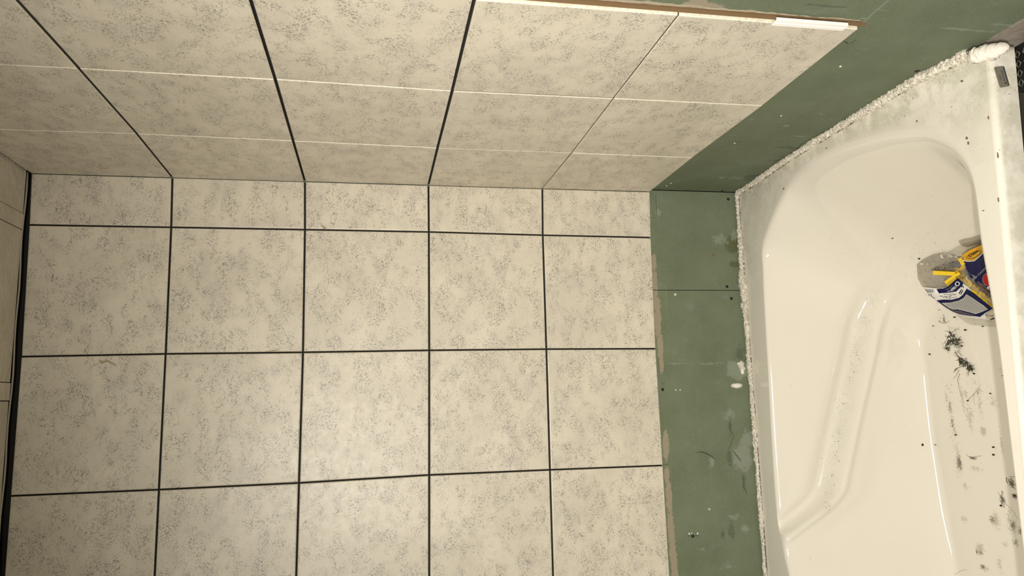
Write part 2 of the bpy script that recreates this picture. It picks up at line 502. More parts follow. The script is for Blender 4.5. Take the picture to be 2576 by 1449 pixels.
# bare wall under the board, beyond the tub
def bare_material():
    t = NT('bare_wall')
    geo = t.n('ShaderNodeNewGeometry').outputs['Position']
    t.col(t.mix(t.mr(t.noise(geo, 22, 6, 0.65), 0.35, 0.65), (0.20, 0.165, 0.135), (0.34, 0.295, 0.245)))
    return t.set(Roughness=0.9, Normal=t.bump(t.noise(geo, 60, 5), 0.5, 0.004))
adopt(box('bare_panel', 0.040, 0.074, YF, 0.0, -1.30, zb_side - 0.004, bare_material()), wall_right)
adopt(box('bare_panel', 0.052, 0.074, YF, 0.0, ZF, -1.304, plain('dark_bare_wall', (0.09, 0.075, 0.06), 0.9)), wall_right)

# adhesive behind the tiles, darkened by painted joint shade (what the open joints show)
adopt(box('adhesive_bed', XL, 0.0, 0.0285, 0.0297, 0.006, 5.03, M_BED), wall_back)
adopt(box('adhesive_bed', 0.0285, 0.0297, -2.975, 0.0, 0.006, 5.03, M_BED), wall_right)

# ---- tiles
NB = {0: [(78, 433), (72, 565), (52, 897), (25, 1248)], 1: [(433, 447), (430, 571), (416, 890), (399, 1232)],
      2: [(767, 458), (767, 577), (762, 886), (752, 1215)], 3: [(1078, 468), (1079, 583), (1080, 881), (1080, 1195)],
      4: [(1365, 478), (1366, 591), (1375, 878), (1384, 1182)], 5: [(1635, 482), (1638, 597), (1650, 877), (1668, 1171)]}
NS = {1: [(343, 337), (197, 173), None], 2: [(737, 355), (692, 201), None], 3: [(1101, 373), (1138, 230), (1193, 3)],
      4: [(1439, 385), (1544, 249), (1705, 43)], 5: [(1742, 397), (1918, 267), (2165, 70)]}
nodeB = {}
for r, l in NB.items():
    for c, q in enumerate(l):
        p = on(*q, 1, 0.0); nodeB[r, c] = [p[0], p[2]]
    nodeB[r, 0][0] = 0.0
    nodeB[r, 4] = [2 * nodeB[r, 3][0] - nodeB[r, 2][0], 2 * nodeB[r, 3][1] - nodeB[r, 2][1]]
    nodeB[r, 5] = [XL + 0.03, nodeB[r, 4][1]]
nodeS = {}
for r in range(6):
    nodeS[r, 0] = [-0.0008, nodeB[r, 0][1]]
    for c in (1, 2, 3):
        q = NS[r][c - 1] if r in NS else None
        if q is None:
            yy = {1: -0.962, 2: -1.975, 3: -2.975}[c]
            nodeS[r, c] = [yy, nodeB[r, 0][1] + (0.0 if r else 0.0)]
        else:
            p = on(*q, 0, 0.0); nodeS[r, c] = [p[1], p[2]]
    nodeS[r, 3][0] = -2.978
seeds = {}
def tile(plane, corners, gaps, parent, seed, tilt, open_edge=False):
    """corners: (a,z) of TL,TR,BR,BL seen from the room; gaps: half joint on the four sides (a0,a1,z0,z1)"""
    C = np.array(corners, float)
    g = np.array(gaps)
    amin = C[:, 0] == C[:, 0]
    ca, cz = C.mean(0)
    Q = []
    for (a, z) in C:
        a2 = a + (g[0] if a < ca else -g[1]); z2 = z + (g[2] if z < cz else -g[3])
        Q.append((a2, z2))
    bev = 0.0085 if plane == 'y' else 0.0062
    def ins(d):
        return [(a + (d if a < ca else -d), z + (d if z < cz else -d)) for a, z in Q]
    rings = [(ins(bev), 0.0), (ins(bev * 0.35), bev * 0.22), (ins(0.0), bev * 0.9), (ins(0.0), TT)]
    V = []
    for pts, dep in rings:
        for k, (a, z) in enumerate(pts):
            d = dep + (tilt[0] * (a - ca) + tilt[1] * (z - cz) + tilt[2] if dep < TT else 0)
            V.append((a, d, z) if plane == 'y' else (d, a, z))
    F = [(0, 1, 2, 3)]; fm = [0]
    for r in range(3):
        for k in range(4):
            k2 = (k + 1) % 4
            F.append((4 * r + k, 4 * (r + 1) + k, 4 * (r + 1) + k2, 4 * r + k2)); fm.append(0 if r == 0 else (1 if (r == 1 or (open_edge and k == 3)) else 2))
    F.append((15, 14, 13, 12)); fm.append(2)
    cc = (ca, 0.0, cz) if plane == 'y' else (0.0, ca, cz)
    V = [tuple(np.array(v) - cc) for v in V]
    me = mesh('tile', V, F, False, fm)
    bm = bmesh.new(); bm.from_mesh(me); bmesh.ops.recalc_face_normals(bm, faces=bm.faces); bm.to_mesh(me); bm.free()
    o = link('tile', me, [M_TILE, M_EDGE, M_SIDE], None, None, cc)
    adopt(o, parent)
    o['seed'] = float(seed)
    return o
sd = 1
for c in range(5):
    for r in range(5):
        a, b, d, e = nodeB[r, c], nodeB[r, c + 1], nodeB[r + 1, c + 1], nodeB[r + 1, c]
        seed = sd * 0.618
        if (r, c) == (3, 1): seed = seeds[(2, 1)]
        seeds[(r, c)] = seed; sd += 1
        gz = 0.0075
        gaps = (0.0065 if c < 4 else 0, 0.0005 if c == 0 else 0.0065, 0.001 if r == 4 else gz, 0.004 if r == 0 else gz)
        tile('y', [b, a, e, d], gaps, wall_back, seed, (random.uniform(-.002, .002), random.uniform(-.002, .002), random.uniform(-.001, .0015)))
dark_seg = {(2, 0): .0035, (3, 1): .0035, (2, 1): .0025}     # joints that stand open: (row, column line below)
for c in range(3):
    for r in range(5):
        a, b, d, e = nodeS[r, c], nodeS[r, c + 1], nodeS[r + 1, c + 1], nodeS[r + 1, c]
        gt = 0.0085 if r <= 2 else (0.0085 if r == 3 else 0.0035)
        gb = 0.0085 if r + 1 <= 3 else (0.0035 if r + 1 == 4 else 0.001)
        go = 0.0012 + dark_seg.get((r, c), 0) if c < 2 else 0.0
        gi = (0.0012 + dark_seg.get((r, c - 1), 0)) if c else (0.005 if r == 2 else 0.0006)
        step = {0: 0.0, 1: 0.001, 2: 0.002}[c]
        tile('x', [b, a, e, d], (go, gi, gb, 0.004 if r == 0 else gt), wall_right, (sd + 40) * 0.618,
             (random.uniform(-.002, .002), random.uniform(-.0015, .0015), random.uniform(-.001, .001) + step), c == 2)
        sd += 1

# ---- black drywall screws
def screw(parent, plane, u, v, rad):
    c = on(u, v, 1 if plane == 'y' else 0, 0.029)
    n = 16
    V, F = [], []
    for rr, dd in ((rad * 1.12, 0.0296), (rad, 0.0282), (rad * 0.75, 0.0284), (rad * 0.3, 0.0290)):
        for k in range(n):
            w = 2 * math.pi * k / n
            a, b = rr * math.cos(w), rr * math.sin(w)
            V.append((a, dd, b) if plane == 'y' else (dd, a, b))
    for r in range(3):
        for k in range(n):
            F.append((r * n + k, r * n + (k + 1) % n, (r + 1) * n + (k + 1) % n, (r + 1) * n + k))
    F.append(tuple(3 * n + k for k in range(n)))
    me = mesh('screw', V, F, True); fix_normals(me)
    loc = (c[0], 0, c[2]) if plane == 'y' else (0, c[1], c[2])
    return adopt(link('screw', me, M_BLACK, None, None, loc), parent)
for u, v in ((1832, 501), (1829, 721), (1840, 751), (1667, 980), (1743, 1349)):
    screw(wall_back, 'y', u, v, 0.0125)
for u, v in ((2022, 368), (2307, 179), (1817, 480)):
    screw(wall_right, 'x', u, v, 0.0135)

# ---- pencil marks and scratches, thin flat strokes on the boards and the back wall
def stroke(parent, plane, pts, w, mat, name='pencil_mark', lift=0.0288):
    P = [on(u, v, 1 if plane == 'y' else 0, lift) for u, v in pts]
    V, F = [], []
    for i, p in enumerate(P):
        t = P[min(i + 1, len(P) - 1)] - P[max(i - 1, 0)]
        nrm = np.array([0, 1, 0]) if plane == 'y' else np.array([1, 0, 0])
        s = np.cross(t, nrm); s = s / (np.linalg.norm(s) + 1e-9)
        ww = w[i] if isinstance(w, (list, tuple)) else w
        back = nrm * 0.0014
        V += [tuple(p + s * ww), tuple(p - s * ww), tuple(p + s * ww + back), tuple(p - s * ww + back)]
    for i in range(len(P) - 1):
        b = 4 * i
        F += [(b, b + 4, b + 5, b + 1), (b, b + 2, b + 6, b + 4), (b + 1, b + 5, b + 7, b + 3)]
    me = mesh(name, V, F)
    return adopt(link(name, me, mat), parent)
M_PEN = plain('graphite', (0.035, 0.04, 0.03), 0.6)
M_GOUGE = plain('gouge_dark', (0.062, 0.075, 0.048), 0.9)
for pl, pts, w in (('y', [(1650, 489), (1651, 515), (1652, 544)], .0012), ('y', [(1662, 1168), (1683, 1168)], .0014), ('y', [(1690, 1184), (1694, 1180)], .0014),
                   ('y', [(1666, 970), (1667, 960)], .0011), ('y', [(1671, 972), (1671, 962)], .0011), ('y', [(1694, 1305), (1695, 1322)], .0011),
                   ('y', [(1729, 1348), (1757, 1348)], .0022)):
    stroke(wall_back, pl, pts, w, M_PEN)
for pts, w in (([(2127, 106), (2134, 110)], .003), ([(2139, 110), (2146, 106), (2152, 101)], .0018), ([(2118, 100), (2128, 108)], .0014)):
    stroke(wall_right, 'x', pts, w, M_PEN)
stroke(wall_back, 'y', [(1752, 1138), (1765, 1137), (1778, 1141), (1790, 1148), (1799, 1157)], [.001, .006, .006, .005, .001], M_GOUGE, 'gouge')
M_CRK = plain('crack_dark', (0.055, 0.066, 0.036), 0.9)
def wiggle(pts, amp, n=7):
    out = []
    for i in range(len(pts) - 1):
        for k in range(n):
            f = k / n
            out.append((pts[i][0] * (1 - f) + pts[i + 1][0] * f + random.uniform(-amp, amp), pts[i][1] * (1 - f) + pts[i + 1][1] * f + random.uniform(-amp, amp)))
    return out + [pts[-1]]
for pts, w in (([(1868, 1195), (1872, 1225), (1880, 1245)], .0022), ([(1842, 1040), (1836, 1075), (1846, 1100), (1832, 1130)], .0018),
               ([(1845, 1135), (1855, 1148), (1864, 1160)], .0035), ([(1822, 1335), (1817, 1355)], .0015)):
    stroke(wall_back, 'y', wiggle(pts, 1.5), w, M_CRK, 'paper_crack', 0.0290)
for pts, w in (([(1940, 415), (1975, 395), (2010, 372), (2015, 362), (2045, 345), (2100, 322)], .002), ([(2120, 305), (2130, 298)], .002)):
    stroke(wall_right, 'x', wiggle(pts, 1.2), w, M_CRK, 'paper_crack', 0.0290)
M_SCUFF = plain('pale_scratch', (0.20, 0.235, 0.17), 0.8)
for pts, w in (([(2165, 62), (2200, 30), (2236, 0)], .005), ([(2040, 34), (2055, 36)], .0025), ([(1955, 450), (1990, 451)], .002)):
    stroke(wall_right, 'x', pts, w, M_SCUFF, 'pale_scratch', 0.0293)
# flakes of plaster stuck to the board
M_CHIP = plain('plaster_flake', (0.80, 0.76, 0.66), 0.8)
def blob(name, parent, plane, u, v, ru, rv, th, mat, n=14, lift=0.030):
    c = on(u, v, 1 if plane == 'y' else 0, lift)
    sc = 1 / 345.0
    V = [(0, -th, 0)]
    for ring, hh in ((0.6, -th * 0.85), (1.0, 0.0)):
        for k in range(n):
            w = 2 * math.pi * k / n
            j = 1 + 0.28 * noise.noise(Vector((math.cos(w) * 1.7 + u, math.sin(w) * 1.7, v)))
            V.append((-math.sin(w) * rv * sc * ring * j, hh, -math.cos(w) * ru * sc * ring * j))
    if plane == 'x': V = [(b, a, d) for a, b, d in V]
    F = [(0, 1 + k, 1 + (k + 1) % n) for k in range(n)] + [(1 + k, 1 + n + k, 1 + n + (k + 1) % n, 1 + (k + 1) % n) for k in range(n)]
    me = mesh(name, V, F); fix_normals(me)
    return adopt(link(name, me, mat, None, None, tuple(c)), parent)
for u, v, ru, rv in ((1854, 970, 13, 6), (1868, 935, 6, 9), (1858, 915, 4, 4), (1698, 741, 3, 2.5), (1700, 981, 2.5, 2), (1711, 981, 2.5, 2), (1785, 1281, 2.5, 2), (1734, 1343, 2.5, 3), (1755, 1342, 2.5, 3), (1740, 1341, 2, 2)):
    blob('plaster_flake', wall_back, 'y', u, v, ru, rv, 0.006, M_CHIP)
for u, v, ru, rv in ((2114, 167, 2.5, 2), (1848, 360, 2, 1.5), (1965, 291, 2, 1.5), (1677, 467, 2, 2), (1688, 461, 2, 2)):
    blob('plaster_flake', wall_right, 'x', u, v, ru, rv * 1.3, 0.005, M_CHIP)
# small smears of dried adhesive on the tiles
M_OCH = plain('dried_adhesive', (0.36, 0.31, 0.20), 0.7)
for pts, w in (([(807, 565), (815, 573), (822, 577)], [.002, .011, .003]), ([(248, 905), (256, 912), (270, 908), (285, 915), (294, 921)], [.002, .012, .008, .006, .002]), ([(944, 531), (951, 529), (959, 528)], [.001, .005, .002]), ([(668, 884), (690, 882), (705, 879)], [.002, .005, .001])):
    stroke(wall_back, 'y', pts, w, M_OCH, 'adhesive_smear', -0.0022)

# ================================================================== BATHTUB
def smooth(a, b, x):
    t = np.clip((np.asarray(x, float) - a) / (b - a), 0, 1)
    return t * t * (3 - 2 * t)
def catmull(P, per=24):
    P = np.array(P, float); n = len(P); out = []
    for i in range(n):
        p0, p1, p2, p3 = P[(i - 1) % n], P[i], P[(i + 1) % n], P[(i + 2) % n]
        for k in range(per):
            t = k / per
            out.append(0.5 * ((2 * p1) + (-p0 + p2) * t + (2 * p0 - 5 * p1 + 4 * p2 - p3) * t * t + (-p0 + 3 * p1 - 3 * p2 + p3) * t ** 3))
    return np.array(out)
CX, CY = -2.5, -1.45
def ledge_pt(u, v):
    z_ = -0.87
    for _ in range(6):
        p_ = on(u, v, 2, z_); z_ = -0.872 + 0.024 * (-p_[1])
    return (float(p_[0]), float(p_[1]))
OPEN = [(-0.505, -0.41), (-0.80, -0.345), (-1.19, -0.318), (-1.70, -0.295), (-2.26, -0.265), (-2.80, -0.255), (-3.12, -0.315), (-3.36, -0.39), (-3.8, -0.40),
        (-4.30, -0.45), (-4.66, -0.75), (-4.76, -1.40), (-4.70, -2.10), (-4.40, -2.54), (-3.9, -2.70)] + \
       [ledge_pt(u, v) for u, v in ((2594, 1560), (2574, 1400), (2544, 1140), (2507, 830), (2470, 610), (2447, 448), (2408, 372), (2355, 336), (2298, 326), (2196, 343), (2074, 393), (1984, 466))]
FLOOR = [(-1.42, -0.70), (-1.75, -0.685), (-2.21, -0.68), (-2.68, -0.72), (-3.25, -0.76), (-3.8, -0.82), (-4.15, -1.00), (-4.28, -1.45), (-4.15, -1.95), (-3.8, -2.2), (-3.0, -2.3),
         (-2.2, -2.3), (-1.6, -2.2), (-1.25, -1.95), (-1.10, -1.45), (-1.16, -1.00)]
po = catmull(OPEN, 40)
seg = np.linalg.norm(np.roll(po, -1, 0) - po, axis=1); cum = np.concatenate([[0], np.cumsum(seg)])
NA = 760
ss_ = np.linspace(0, cum[-1], NA, endpoint=False)
pc = np.vstack([po, po[:1]])
OP = np.stack([np.interp(ss_, cum, pc[:, i]) for i in (0, 1)], 1)
def star(poly, cx, cy, th):
    a = np.unwrap(np.arctan2(poly[:, 1] - cy, poly[:, 0] - cx)); r = np.hypot(poly[:, 0] - cx, poly[:, 1] - cy)
    o = np.argsort(a % (2 * math.pi)); a2 = (a % (2 * math.pi))[o]; r2 = r[o]
    a3 = np.concatenate([a2 - 2 * math.pi, a2, a2 + 2 * math.pi]); r3 = np.tile(r2, 3)
    return np.interp(th % (2 * math.pi), a3, r3)
TH = np.arctan2(OP[:, 1] - CY, OP[:, 0] - CX)
pf = catmull(FLOOR, 40)
FCX, FCY = -2.65, -1.47
thf = np.arctan2(OP[:, 1] - FCY, (OP[:, 0] - FCX) * 0.80)
rf = star(np.stack([(pf[:, 0] - FCX) * 0.80 + 0, pf[:, 1] - FCY], 1), 0, 0, thf)
FL = np.stack([FCX + rf * np.cos(thf) / 0.80, FCY + rf * np.sin(thf)], 1)
def rect(e, yf):
    """outer outline, one point per ray, the four corners snapped"""
    x0, x1, y0, y1 = XL + 0.012 + e, -0.004 - e, yf, -0.004 - e
    d = np.stack([np.cos(TH), np.sin(TH)], 1)
    tx = np.where(d[:, 0] > 0, (x1 - CX) / np.maximum(d[:, 0], 1e-9), (x0 - CX) / np.minimum(d[:, 0], -1e-9))
    ty = np.where(d[:, 1] > 0, (y1 - CY) / np.maximum(d[:, 1], 1e-9), (y0 - CY) / np.minimum(d[:, 1], -1e-9))
    P = np.array([CX, CY]) + d * np.minimum(tx, ty)[:, None]
    for c in ((x0, y0), (x0, y1), (x1, y0), (x1, y1)):
        P[np.argmin(np.hypot(P[:, 0] - c[0], P[:, 1] - c[1]))] = c
    w = np.clip((P[:, 1] - CY) / (yf - CY), 0, 1)
    P[:, 1] += 0.046 * np.minimum(-P[:, 0], 2.6) * w ** 2
    return P
def zledge(x, y):
    z = -0.872 - 0.004 * np.minimum(-x, 3.0) + 0.024 * (-y)
    return z + 0.058 * smooth(0.15, 1.2, -y) * (1 - smooth(2.4, 2.85, -y)) * np.exp(x / 0.15)
FRONT = lambda y: smooth(-2.60, -2.75, y)
rows = []
R0 = rect(0.0, -2.938)
fr0 = smooth(-2.55, -2.75, R0[:, 1])
def zz_(R_, front_z, sink):
    return np.where(fr0 > .5, front_z, zledge(R_[:, 0], R_[:, 1]) - sink)
rows.append(np.column_stack([R0, zz_(R0, -0.958, 0.07)]))
R1 = rect(0.0, -2.938); rows.append(np.column_stack([R1, zz_(R1, -0.900, 0.04)]))
R2 = rect(0.001, -2.937); rows.append(np.column_stack([R2, zz_(R2, -0.838, 0.02)]))
R2b = rect(0.002, -2.932); rows.append(np.column_stack([R2b, zz_(R2b, -0.819, 0.012)]))
R3 = rect(0.005, -2.921); rows.append(np.column_stack([R3, zz_(R3, -0.807, 0.004)]))
R4 = rect(0.012, -2.904); rows.append(np.column_stack([R4, zledge(R4[:, 0], R4[:, 1])]))
NL = 34
zo = zledge(OP[:, 0], OP[:, 1])
for k in range(1, NL + 1):
    f = k / NL
    P = R4 * (1 - f) + OP * f
    rows.append(np.column_stack([P, zledge(P[:, 0], P[:, 1])]))
# wall profile: horizontal share a, depth share b
aa = np.linspace(0, 1, 400)
db = smooth(-0.02, 0.12, aa) * (1 - smooth(0.70, 1.02, aa))
bb_ = np.concatenate([[0], np.cumsum((db[1:] + db[:-1]) / 2)]); bb_ /= bb_[-1]
prof = np.stack([aa, bb_], 1)
sp = np.concatenate([[0], np.cumsum(np.hypot(np.diff(aa) * 0.45, np.diff(bb_) * 1.2))])
NW = 110
tt = np.linspace(0, sp[-1], NW + 1)[1:]
pa = np.interp(tt, sp, prof[:, 0]); pb = np.interp(tt, sp, prof[:, 1])
def zfloor(x):
    return -2.10 - 0.015 * (-x - 1.2)
zf = zfloor(FL[:, 0])
row_wall = len(rows)
for a, b in zip(pa, pb):
    P = OP * (1 - a) + FL * a
    rows.append(np.column_stack([P, zo * (1 - b) + zf * b]))
last = rows[-1][:, :2]
NFL = 46
for k in range(1, NFL + 1):
    f = k / NFL * 0.985
    P = last * (1 - f) + np.array([FCX, FCY]) * f
    zz = zfloor(P[:, 0])
    zz = zf * (1 - min(1, k / 6)) + zz * min(1, k / 6)
    rows.append(np.column_stack([P, zz]))
T = np.array(rows)                      # rows, NA, 3
# arm rest moulded in the long wall: a groove with a rounded ridge in front of it, and a pocket above
X, Y, Z = T[..., 0], T[..., 1], T[..., 2]
wallm = np.zeros(T.shape[:2]); wallm[row_wall:row_wall + NW] = 1
back = smooth(-1.15, -0.75, Y) * wallm
zg = -1.755 + 0.287 * (-X - 0.93) + 0.50 * smooth(2.60, 3.25, -X)
mx = smooth(0.72, 1.25, -X) * (1 - smooth(2.75, 3.25, -X))
mr_ = smooth(0.72, 1.35, -X) * (1 - smooth(2.75, 3.5, -X))
h = Z - zg
dy = mx * (0.060 * np.exp(-((h - 0.045) / 0.085) ** 2)) - mr_ * (0.062 * np.exp(-((h + 0.075) / 0.060) ** 2) + 0.03 * np.exp(-((h + 0.18) / 0.13) ** 2))
T[..., 1] = Y + dy * back
# shallow dish where the wall turns in beyond the arm rest
V = T.reshape(-1, 3)
nr = T.shape[0]
F = []
idx = np.arange(nr * NA).reshape(nr, NA)
q = np.stack([idx[:-1], np.roll(idx[:-1], -1, 1), np.roll(idx[1:], -1, 1), idx[1:]], -1).reshape(-1, 4)
F = [tuple(map(int, r)) for r in q]
F.append(tuple(int(i) for i in idx[-1]))
TUBV, TUBF = V, F
BVH = BVHTree.FromPolygons([Vector(v) for v in V.tolist()], F)
def surf(u, v):
    d = Vector(ray(u, v).tolist()); o = Vector(CAM.tolist())
    for _ in range(6):
        loc, nrm, _i, _d = BVH.ray_cast(o, d)
        if loc is None: return on(u, v, 2, -2.1)
        if loc.y < -2.58 or (loc.z > -1.2 and u > 2440 and loc.y < -2.4):
            o = loc + d * 0.02; continue
        return np.array(loc)
    return on(u, v, 2, -2.1)
def lift(u, v, h):
    return surf(u, v) - ray(u, v) * h

# ---- dirt on the enamel, with painted shade on the rim front, as world-space attributes
x, y, z = V[:, 0], V[:, 1], V[:, 2]
ri = np.repeat(np.arange(nr), NA)
ledge = (ri < row_wall + 10).astype(float)
fl_ = np.clip((ri - 5) / (row_wall - 5), 0, 1.2)
ledge = 1 - smooth(0.62, 1.08, fl_)
nearwall = np.exp(-np.minimum(-x, -y) / 0.085)
endl = (-x < 0.62) * (1 - 0.5 * smooth(0.15, 0.6, -x))
backl = (-y < 0.62) * (1 - 0.90 * smooth(0.35, 1.35, -x))
film = ledge * np.maximum(endl * (0.42 + 0.22 * smooth(-1.5, -2.1, y) + 0.75 * nearwall), backl * (0.30 + 0.95 * nearwall))
film = film * (1 - 0.65 * smooth(-2.70, -2.80, y) * smooth(0.2, 0.6, -x))
film = np.where((ri < 3) & (y < -2.75), 0.9, film)  # rim front: dirt, laid thicker to put a shaded tone into the colour
for u, v, ru, rv in ((2325, 262, 22, 9), (2345, 240, 12, 22), (2372, 235, 12, 24), (2398, 232, 11, 24), (2420, 275, 12, 20), (2395, 275, 18, 16), (2362, 305, 20, 8), (2440, 210, 16, 12)):
    c = on(u, v, 2, -0.84)
    e = on(u + ru, v, 2, -0.84); g = on(u, v + rv, 2, -0.84)
    d2 = ((x - c[0]) / max(abs(g[0] - c[0]), .03)) ** 2 + ((y - c[1]) / max(abs(e[1] - c[1]), .03)) ** 2
    film = film * (1 - 1.0 * np.where(z > -0.95, 1 - smooth(0.55, 1.25, d2), 0))
speck = ledge * np.maximum(endl * (0.50 + 0.5 * nearwall), backl * (0.45 + 0.65 * nearwall) + 0.22 * nearwall)
inside = (ri >= row_wall + 10)
slope = inside & (x > -1.35)
speck = np.where(slope, 0.50 * smooth(-0.45, -0.75, x) * smooth(-0.55, -0.9, y) + 0.03, speck)
gro = np.zeros(len(V))
zg1 = (-1.755 + 0.287 * (-x - 0.93))
gm = np.exp(-((z - zg1 - 0.00) / 0.045) ** 2) * smooth(0.9, 1.1, -x) * (1 - smooth(2.75, 2.95, -x)) * ((y > -0.85) & inside)
speck = np.maximum(speck, gm * 0.95)
film = np.maximum(film, gm * 0.25)
stain = np.full(len(V), -0.9); grime = np.full(len(V), -0.9)
def floorspot(arr, u, v, du, dv, p):
    c = surf(u, v); e = surf(u + du, v); g = surf(u, v + dv)
    ry = max(abs(e[1] - c[1]), .015); rx = max(abs(g[0] - c[0]), .015)
    d = np.sqrt(((x - c[0]) / rx) ** 2 + ((y - c[1]) / ry) ** 2 + ((z - c[2]) / 0.2) ** 2)
    return np.maximum(arr, p * (1.3 - 0.8 * d))
for a in ((2365, 800, 12, 10, .55), (2440, 1050, 14, 55, .62), (2465, 1020, 10, 45, .6), (2473, 1085, 10, 14, .95), (2420, 1000, 9, 60, .6), (2450, 960, 22, 30, .45),
          (2500, 1010, 22, 40, .5), (2455, 1180, 26, 12, .6), (2430, 1225, 12, 14, .65), (2505, 1310, 16, 26, .75), (2425, 1305, 12, 16, .6), (2545, 1320, 18, 30, .75),
          (2465, 1380, 14, 22, .75), (2475, 1430, 16, 10, .7), (2515, 1420, 12, 34, .6), (2540, 1290, 8, 30, .6), (2400, 1100, 8, 80, .45), (2530, 1370, 14, 10, .6), (2520, 1120, 4, 60, .7),
          (2412, 1150, 9, 40, .6), (2440, 925, 14, 16, .7), (2520, 930, 14, 20, .5), (2380, 720, 8, 10, .3), (2535, 1020, 14, 30, .45)):
    stain = floorspot(stain, *a)
for a in ((2374, 806, 5, 12, .62), (2413, 1165, 8, 24, .8), (2390, 1025, 6, 26, .62), (2396, 1065, 8, 26, .6), (2545, 1215, 9, 14, .95), (2552, 1248, 8, 8, .95), (2522, 1258, 8, 20, .75), (2447, 1152, 12, 4, .8),
          (2458, 1388, 5, 10, .75), (2468, 1392, 5, 6, .8), (2495, 1305, 10, 14, .62), (2548, 1322, 6, 12, .8), (2569, 1328, 5, 6, 1.0), (2566, 1338, 5, 7, 1.0), (2555, 1365, 10, 12, .65),
          (2472, 1425, 8, 6, .8), (2410, 868, 14, 26, .62), (2405, 830, 20, 12, .5), (2430, 990, 10, 14, .5), (2460, 985, 12, 12, .5), (2380, 1000, 4, 30, .5)):
    grime = floorspot(grime, *a)
for u0, v0, u1, v1, n, d in ((2395, 790, 2425, 880, 8, .55), (2385, 960, 2415, 1200, 16, .75), (2430, 970, 2460, 1000, 3, .5), (2545, 1310, 2570, 1400, 8, .6), (2360, 820, 2480, 980, 14, .40)):
    for k in range(n):
        f = (k + .5) / n
        c = surf(u0 + (u1 - u0) * f, v0 + (v1 - v0) * f)
        d_ = ((x - c[0]) / 0.12) ** 2 + ((y - c[1]) / (0.07 if d > .5 else 0.2)) ** 2 + ((z - c[2]) / .15) ** 2
        speck = np.maximum(speck, d * 1.25 * np.exp(-d_))
me = mesh('tub_shell', V, F, True)
fix_normals(me)
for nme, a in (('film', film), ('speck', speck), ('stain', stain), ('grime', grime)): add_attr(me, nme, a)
tub = tag(empty('bathtub', (CX, CY, ZF)), 'cream enamelled bathtub with dirty ledges set against the walls of green board', 'bathtub')
def under(name, me, mat, parent, loc=None):
    o = link(name, me, mat, None, None, loc)
    return adopt(o, parent)
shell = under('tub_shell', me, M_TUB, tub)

# maker's label on the front of the rim, near the end wall
YS = -2.9405
def quad_map(c00, c10, c11, c01):
    c = [np.array(p, float) for p in (c00, c10, c11, c01)]
    return lambda s, t: (c[0] * (1 - s) + c[1] * s) * (1 - t) + (c[3] * (1 - s) + c[2] * s) * t
# along s: reading direction (photo bottom to top), along t: up
a_ = on(2539, 217, 1, YS); b_ = on(2524.5, 167, 1, YS); c_ = on(2500, 170, 1, YS); d_ = on(2515, 221, 1, YS)
lab = quad_map(a_, b_, c_, d_)
NRM = np.array([0, -1, 0.0])
def flat_piece(name, f, poly, h0, h1, mat, parent, nrm=NRM):
    """thin plate with outline poly (s,t) on the patch f, from height h0 to h1 along nrm"""
    n = len(poly)
    V = [tuple(f(s, t) + nrm * h1) for s, t in poly] + [tuple(f(s, t) + nrm * h0) for s, t in poly]
    F = [tuple(range(n)), tuple(range(2 * n - 1, n - 1, -1))] + [(k, n + k, n + (k + 1) % n, (k + 1) % n) for k in range(n)]
    me = mesh(name, V, F); fix_normals(me)
    return under(name, me, mat, parent)
def rr(s0, s1, t0, t1, r, n=4, asp=1.0):
    out = []
    for cx, cy, a0 in ((s1 - r, t1 - r * asp, 0), (s0 + r, t1 - r * asp, 90), (s0 + r, t0 + r * asp, 180), (s1 - r, t0 + r * asp, 270)):
        for k in range(n + 1):
            w = math.radians(a0 + 90 * k / n); out.append((cx + r * math.cos(w), cy + r * asp * math.sin(w)))
    return out
def text_mesh(txt, shear=0.0, bold=0.0, res=2):
    cu = bpy.data.curves.new('lettering', 'FONT')
    cu.body = txt; cu.size = 1.0; cu.shear = shear; cu.offset = bold; cu.resolution_u = res
    o = bpy.data.objects.new('lettering_tmp', cu); COL.objects.link(o)
    bpy.context.view_layer.update()
    me = bpy.data.meshes.new_from_object(o.evaluated_get(bpy.context.evaluated_depsgraph_get()))
    bpy.data.objects.remove(o); 
    P = np.array([v.co[:] for v in me.vertices]); Fx = [tuple(p.vertices) for p in me.polygons]
    bpy.data.meshes.remove(me)
    mn, mxx = P[:, :2].min(0), P[:, :2].max(0)
    return (P[:, :2] - mn) / (mxx - mn), Fx
def lettering(txt, f, s0, s1, t0, t1, mat, parent, nrm=NRM, h=0.0016, shear=0.0, bold=0.0, rot=None, name='lettering', hf=None):
    P, Fx = text_mesh(txt, shear, bold)
    V = []
    for a, b in P:
        s = s0 + (s1 - s0) * a; t = t0 + (t1 - t0) * b
        V.append(tuple(f(s, t) + (nrm * h if nrm is not None else 0)))
    return under(name, mesh(name, V, Fx), mat, parent)
M_LAB = plain('aged_silver_label', (0.20, 0.175, 0.14), 0.45)
M_LBL = plain('label_blue', (0.045, 0.055, 0.085), 0.5)
M_LDK = plain('label_dark', (0.05, 0.04, 0.035), 0.5)
lb = flat_piece('maker_label', lab, rr(0, 1, 0, 1, .06, 3, 2), 0.0, 0.0035, M_LAB, tub)
lb['label'] = 'small aged silver and blue label'
def sub(o): 
    adopt(o, lb); return o
